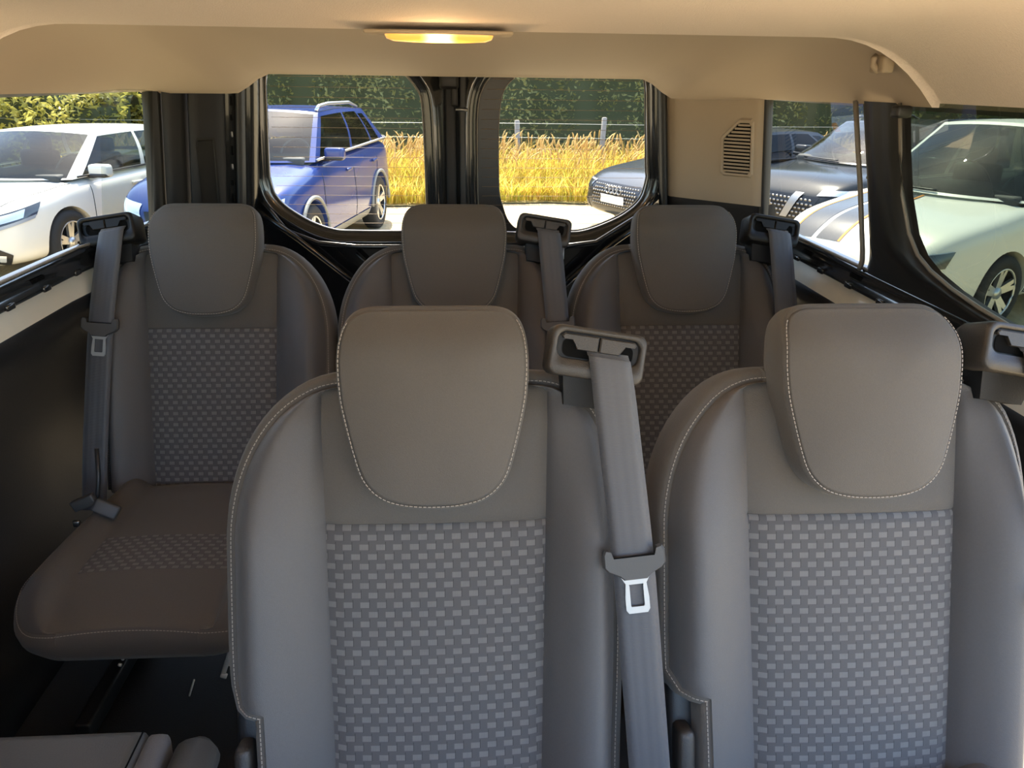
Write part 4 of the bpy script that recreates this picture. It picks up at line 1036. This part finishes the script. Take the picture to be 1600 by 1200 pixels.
    def wheels(s):
        wr = s.wr
        for d in s.wx:
            for sg in (-1, 1):
                c = Vector((s.X(d), sg*(s.hw-0.115), wr)); V = []; F = []; N = 36
                prof = [(wr*0.66, -0.10), (wr*0.93, -0.10), (wr, -0.075), (wr, 0.075), (wr*0.93, 0.10), (wr*0.68, 0.104), (wr*0.66, 0.085), (wr*0.62, 0.02)]
                for (r, y) in prof:
                    for i in range(N): a = 2*PI*i/N; V.append(c+Vector((r*math.cos(a), sg*y, r*math.sin(a))))
                for k in range(len(prof)-1):
                    for i in range(N): F.append((k*N+i, k*N+(i+1) % N, (k+1)*N+(i+1) % N, (k+1)*N+i))
                w_ = fix(obj('wheel', V, F, 'tyre', s.t))
                V = []; F = []
                for i in range(N): a = 2*PI*i/N; V.append(c+Vector((wr*0.64*math.cos(a), sg*0.02, wr*0.64*math.sin(a))))
                F.append(tuple(range(N)))
                obj('brake_shadow', V, F, 'car_black', w_, False)
                V = []; F = []
                for q in range(5):
                    for off in (-0.13, 0.13):
                        a = 2*PI*q/5+0.3; k = len(V)
                        for (r, h, y) in ((0.12, 0.10, 0.07), (0.64, 0.055, 0.095)):
                            for e in (-1, 1):
                                th = a+off*(r > 0.3)*1.2; V.append(c+Vector((wr*(r*math.cos(th)-e*h*math.sin(th)), sg*y, wr*(r*math.sin(th)+e*h*math.cos(th)))))
                                V.append(V[-1]-Vector((0, sg*0.03, 0)))
                        F += [(k, k+2, k+6, k+4), (k+1, k+5, k+7, k+3), (k, k+4, k+5, k+1), (k+2, k+3, k+7, k+6), (k, k+1, k+3, k+2)]
                fix(obj('rim_spokes', V, F, 'alloy', w_, False))
                tube('rim_ring', [c+Vector((wr*0.655*math.cos(2*PI*i/N), sg*0.092, wr*0.655*math.sin(2*PI*i/N))) for i in range(N)], 0.012, 'alloy', w_, 6, True)
                tube('wheel_hub', [c+Vector((0, sg*0.05, 0)), c+Vector((0, sg*0.085, 0))], 0.05, 'alloy', w_, 12)
    def hit(s, p, d):
        h = s.bvh.ray_cast(Vector(p), Vector(d).normalized(), 20)
        return (h[0], h[1]) if h[0] is not None else (None, None)
    def decal(s, name, corners, axis, m, off=0.006, nu=10, nv=5, parent=None, bow=0.0, sg=1):
        """quad patch draped on the body; corners in the plane across axis: 'front' (y,z), 'left'/'right' (d,z), 'top' (d,y)"""
        V = []; F = []
        c = [Vector((*q, 0)) for q in corners]
        for j in range(nv+1):
            for i in range(nu+1):
                u, v = i/nu, j/nv; q = c[0].lerp(c[1], u).lerp(c[3].lerp(c[2], u), v)
                q.y += bow*math.sin(PI*u)*(1 if axis != 'top' else 1)
                if axis == 'front': o, d = (s.L, q.x, q.y), (-1, 0, 0)
                elif axis == 'top': o, d = (s.X(q.x), q.y, 3), (0, 0, -1)
                elif axis == 'corner': d = Vector((-0.77, -sg*0.64, 0)); e = Vector((-0.64, sg*0.77, 0)); o = Vector((s.X(0.25), sg*0.62*s.hw, q.y))+e*q.x-d*4      # (across, z) seen from the front quarter
                else: sg = 1 if axis == 'left' else -1; o, d = (s.X(q.x), sg*3, q.y), (0, -sg, 0)
                h, nn = s.hit(o, d)
                if h is None: V.append(None)
                else:
                    if nn.dot(Vector(d)) > 0: nn = -nn
                    V.append(h+nn*off)
        idx = {}; W = []
        for k, v in enumerate(V):
            if v is not None: idx[k] = len(W); W.append(v)
        for j in range(nv):
            for i in range(nu):
                q = (j*(nu+1)+i, j*(nu+1)+i+1, (j+1)*(nu+1)+i+1, (j+1)*(nu+1)+i)
                if all(a in idx for a in q): F.append(tuple(idx[a] for a in q))
        return fix(obj(name, W, F, m, parent or s.t))
    def seam(s, name, pts, axis, m='car_black', r=0.004, parent=None):
        P = []
        for k in range(len(pts)-1):
            for i in range(8):
                t = i/8; a, b = lerp(pts[k][0], pts[k+1][0], t), lerp(pts[k][1], pts[k+1][1], t)
                if axis == 'front': o, d = (s.L, a, b), (-1, 0, 0)
                elif axis == 'top': o, d = (s.X(a), b, 3), (0, 0, -1)
                else: sg = 1 if axis == 'left' else -1; o, d = (s.X(a), sg*3, b), (0, -sg, 0)
                h, nn = s.hit(o, d)
                if h is not None: P.append(h+nn*(r*0.4))
        if len(P) > 2: return tube(name, P, r, m, parent or s.t, 5)
    def doors(s, side, d0, d1, d2, ztop, handle):
        s.seam('door_gap', [(d0, 0.30), (d0-0.05, ztop*0.6), (d0, ztop)], side); s.seam('door_gap', [(d1, 0.28), (d1, ztop)], side); s.seam('door_gap', [(d2-0.15, 0.32), (d2, ztop*0.55), (d2+0.15, ztop)], side)
        s.seam('door_gap', [(d0, 0.30), (d1, 0.28), (d2-0.15, 0.32)], side)
        for d in (d1-0.22, d2-0.05):
            h, nn = s.hit((s.X(d), 3 if side == 'left' else -3, ztop-0.10), (0, -1 if side == 'left' else 1, 0))
            if h is not None: rbox('door_handle', h+nn*0.018, (0.20, 0.035, 0.035), handle, s.t, 0.012, 2)
HEADR = (-0.90, -0.44)
# white hatchback, left
c = Car('white hatchback parked nose towards the van, seen through the left side window', 'paint_white', (-5.12, 7.70), (-0.20, -0.98), 4.34, 1.80, 1.42, 0.79, 0.92, 1.02, 1.82, 3.45, 4.05, 0.98, wr=0.33, fo=0.90, wb=2.65, glass='glass_car')
for sg, ax in ((1, 'left'), (-1, 'right')):
    hl = c.decal('headlight', [(-0.20, 0.54), (0.36, 0.68), (0.42, 0.79), (-0.16, 0.66)], 'corner', 'lamp_dark', 0.010, sg=sg)
    c.decal('reflector', [(-0.13, 0.59), (-0.02, 0.615), (-0.01, 0.675), (-0.11, 0.65)], 'corner', 'lamp_white', 0.016, 4, 4, hl, sg=sg)
    c.decal('reflector', [(0.04, 0.630), (0.24, 0.675), (0.27, 0.745), (0.06, 0.695)], 'corner', 'lamp_white', 0.016, 4, 4, hl, sg=sg)
    c.decal('light_strip', [(-0.20, 0.525), (0.34, 0.655), (0.36, 0.69), (-0.19, 0.556)], 'corner', 'chrome', 0.012, 8, 2, hl, sg=sg)
    fg = c.decal('fog_recess', [(-0.10, 0.28), (0.06, 0.22), (0.10, 0.34), (-0.06, 0.44)], 'corner', 'car_black', 0.006, sg=sg)
    c.decal('fog_lamp', [(-0.03, 0.29), (0.03, 0.28), (0.04, 0.34), (-0.02, 0.35)], 'corner', 'lamp_white', 0.012, 3, 3, fg, sg=sg)
    c.doors(ax, 1.35, 2.38, 3.25, 0.90, 'paint_white')
    c.seam('bonnet_gap', [(0.30, sg*0.62), (0.8, sg*0.74), (1.15, sg*0.80)], 'top')
c.decal('grille', [(-0.40, 0.40), (0.40, 0.40), (0.44, 0.62), (-0.44, 0.62)], 'front', 'car_grille', 0.006); c.decal('lower_intake', [(-0.58, 0.24), (0.58, 0.24), (0.52, 0.34), (-0.52, 0.34)], 'front', 'car_black', 0.005); c.decal('number_plate', [(-0.26, 0.43), (0.26, 0.43), (0.26, 0.54), (-0.26, 0.54)], 'front', 'plate_white', 0.014)
# blue SUV
c = Car('blue sport utility car with silver roof rails behind the left rear window', 'paint_blue', (-2.60, 7.70), (-0.165, -0.986), 4.52, 1.84, 1.66, 0.93, 1.10, 1.15, 1.90, 3.75, 4.30, 1.16, wr=0.36, fo=0.90, wb=2.69, hwr=0.72, glass='glass_car', rear_glass='glass_dark')
for sg, ax in ((1, 'left'), (-1, 'right')):
    hl = c.decal('headlight', [(-0.20, 0.66), (0.16, 0.70), (0.24, 0.86), (-0.12, 0.80)], 'corner', 'lamp_white', 0.010, sg=sg)
    c.decal('turn_signal', [(0.10, 0.705), (0.15, 0.71), (0.20, 0.80), (0.14, 0.79)], 'corner', 'lamp_amber', 0.014, 4, 4, hl, sg=sg)
    c.doors(ax, 1.32, 2.45, 3.45, 1.05, 'paint_blue')
    c.decal('sill_cladding', [(1.25, 0.20), (3.20, 0.20), (3.20, 0.36), (1.25, 0.36)], ax, 'cabin_grey', 0.010, 20, 3)
    c.decal('fog_recess', [(sg*0.62, 0.34), (sg*0.82, 0.34), (sg*0.84, 0.50), (sg*0.66, 0.50)], 'front', 'car_black', 0.006)
    X = c.X
    tube('roof_rail', [(X(1.98), sg*(c.hr-0.03), c.ze+0.02), (X(2.08), sg*(c.hr-0.03), c.ze+0.065), (X(2.4), sg*(c.hr-0.03), c.ze+0.085), (X(3.3), sg*(c.hr-0.04), c.ze+0.075), (X(3.62), sg*(c.hr-0.04), c.ze+0.015)], 0.020, 'alloy', c.t, 8)
    tube('chrome_strip', [(lerp(X(1.3), X(4.15), k/8), sg*(c.hb+0.014), lerp(1.14, 1.185, k/8)) for k in range(9)], 0.014, 'chrome', c.t, 6)
    N = 24
    for d in c.wx: tube('arch_trim', [(X(d)+0.435*math.cos(PI*k/N), sg*(c.hw-0.005), 0.36+0.435*math.sin(PI*k/N)) for k in range(N+1)], 0.022, 'cabin_grey', c.t, 6)
c.decal('grille', [(-0.42, 0.48), (0.42, 0.48), (0.50, 0.74), (-0.50, 0.74)], 'front', 'car_grille', 0.006); c.decal('number_plate', [(-0.26, 0.40), (0.26, 0.40), (0.26, 0.51), (-0.26, 0.51)], 'front', 'plate_white', 0.014)
# dark grey saloon beyond the right rear window
c = Car('dark grey saloon with wide mesh grille at the right edge of the rear window', 'paint_grey', (2.12, 10.75), HEADR, 4.45, 1.80, 1.38, 0.78, 0.94, 1.25, 2.05, 3.25, 4.05, 0.98, wr=0.33, fo=0.88, wb=2.65, glass='glass_dark', blunt=1.05)
gr = c.decal('grille', [(-0.48, 0.34), (0.48, 0.34), (0.52, 0.66), (-0.52, 0.66)], 'front', 'car_grille', 0.006)
for a in range(-9, 10):
    for b in range(7):
        y, z = a*0.052+(0.026 if b % 2 else 0), 0.37+b*0.043
        h, nn = c.hit((c.L, y, z), (-1, 0, 0))
        if h is not None and abs(y) < 0.48: rbox('grille_stud', h+Vector((0.010, 0, 0)), (0.012, 0.030, 0.022), 'steel_dull', gr, 0.005, 1)
tube('badge_ring', [], 0.001, 'chrome') if False else None
for k in range(4):
    yc = (k-1.5)*0.085; h, nn = c.hit((c.L, yc, 0.585), (-1, 0, 0))
    if h is not None: tube('badge_ring', [h+Vector((0.030, 0.052*math.cos(2*PI*i/20), 0.052*math.sin(2*PI*i/20))) for i in range(20)], 0.007, 'chrome', gr, 6, True)
c.decal('number_plate', [(-0.26, 0.40), (0.26, 0.40), (0.26, 0.51), (-0.26, 0.51)], 'front', 'plate_white', 0.022)
for sg, ax in ((1, 'left'), (-1, 'right')):
    hl = c.decal('headlight', [(-0.16, 0.56), (0.22, 0.60), (0.26, 0.69), (-0.10, 0.665)], 'corner', 'lamp_dark', 0.010, sg=sg)
    c.decal('light_strip', [(-0.13, 0.645), (0.24, 0.672), (0.26, 0.69), (-0.10, 0.668)], 'corner', 'lamp_white', 0.014, 8, 2, hl, sg=sg)
    c.decal('side_intake', [(sg*0.58, 0.26), (sg*0.82, 0.28), (sg*0.84, 0.42), (sg*0.60, 0.40)], 'front', 'car_black', 0.006)
    c.doors(ax, 1.45, 2.45, 3.25, 0.90, 'paint_grey')
# dark crossover
c = Car('black crossover with chrome angled grille bar, behind the right side window', 'paint_dark', (3.78, 9.15), HEADR, 4.20, 1.80, 1.58, 0.95, 1.06, 1.05, 1.80, 3.40, 4.00, 1.14, wr=0.35, fo=0.86, wb=2.60, glass='glass_car', blunt=1.05, rear_glass='glass_dark')
gr = c.decal('grille', [(-0.50, 0.50), (0.50, 0.50), (0.58, 0.78), (-0.58, 0.78)], 'front', 'car_grille', 0.006)
for a in range(-8, 9):
    for b in range(5):
        y, z = a*0.06+(0.03 if b % 2 else 0), 0.54+b*0.05
        h, nn = c.hit((c.L, y, z), (-1, 0, 0))
        if h is not None: rbox('grille_stud', h+Vector((0.010, 0, 0)), (0.012, 0.040, 0.024), 'steel_dull', gr, 0.006, 1)
for sg, ax in ((1, 'left'), (-1, 'right')):
    c.decal('chrome_bar', [(sg*0.10, 0.52), (sg*0.20, 0.52), (sg*0.36, 0.80), (sg*0.24, 0.80)], 'front', 'chrome', 0.022, 4, 6, gr)
    hl = c.decal('headlight', [(-0.14, 0.79), (0.30, 0.82), (0.34, 0.87), (-0.08, 0.85)], 'corner', 'lamp_white', 0.012, sg=sg)
    fg = c.decal('fog_recess', [(sg*0.56, 0.44), (sg*0.84, 0.44), (sg*0.84, 0.68), (sg*0.60, 0.68)], 'front', 'car_black', 0.006)
    h, nn = c.hit((c.L, sg*0.70, 0.56), (-1, 0, 0))
    if h is not None:
        tube('fog_lamp', [h+Vector((-0.01, 0, 0)), h+Vector((0.03, 0, 0)), h+Vector((0.04, 0, 0))], [0.085, 0.085, 0.06], 'lamp_white', fg, 20)
        tube('lamp_ring', [h+Vector((0.035, 0.09*math.cos(2*PI*i/24), 0.09*math.sin(2*PI*i/24))) for i in range(24)], 0.012, 'chrome', fg, 6, True)
    c.doors(ax, 1.30, 2.35, 3.15, 1.02, 'paint_dark')
    tube('roof_rail', [(c.X(1.95), sg*(c.hr-0.03), c.ze+0.02), (c.X(2.1), sg*(c.hr-0.03), c.ze+0.06), (c.X(3.2), sg*(c.hr-0.04), c.ze+0.06), (c.X(3.35), sg*(c.hr-0.04), c.ze+0.01)], 0.016, 'car_black', c.t, 8)
# white car with bonnet stripes
c = Car('white car with dark bonnet stripes edged in orange, nearest on the right', 'paint_white', (3.30, 6.45), HEADR, 4.30, 1.76, 1.70, 0.86, 1.04, 1.25, 2.05, 3.60, 4.10, 1.08, wr=0.33, fo=1.05, wb=2.53, glass='glass_car')
for a, b in ((-0.60, -0.36), (-0.31, -0.07)):
    c.decal('bonnet_stripe', [(0.05, a), (1.16, a), (1.16, b), (0.05, b)], 'top', 'stripe_grey', 0.005, 20, 5)
    for e in (a, b):
        if e in (-0.60, -0.07): c.decal('stripe_edge', [(0.05, e-0.012), (1.16, e-0.012), (1.16, e+0.012), (0.05, e+0.012)], 'top', 'stripe_orange', 0.007, 20, 1)
for sg, ax in ((1, 'left'), (-1, 'right')):
    hl = c.decal('headlight', [(-0.18, 0.58), (0.20, 0.62), (0.26, 0.75), (-0.12, 0.69)], 'corner', 'lamp_dark', 0.010, sg=sg)
    c.decal('reflector', [(-0.04, 0.615), (0.06, 0.625), (0.08, 0.69), (-0.02, 0.68)], 'corner', 'lamp_white', 0.016, 4, 4, hl, sg=sg)
    c.doors(ax, 1.45, 2.50, 3.30, 0.98, 'paint_white')
    c.decal('side_moulding', [(1.50, 0.42), (3.2, 0.44), (3.2, 0.48), (1.50, 0.46)], ax, 'car_black', 0.008, 20, 1)
c.decal('grille', [(-0.42, 0.30), (0.42, 0.30), (0.46, 0.52), (-0.46, 0.52)], 'front', 'car_grille', 0.006); c.decal('number_plate', [(-0.26, 0.40), (0.26, 0.40), (0.26, 0.51), (-0.26, 0.51)], 'front', 'plate_white', 0.014)
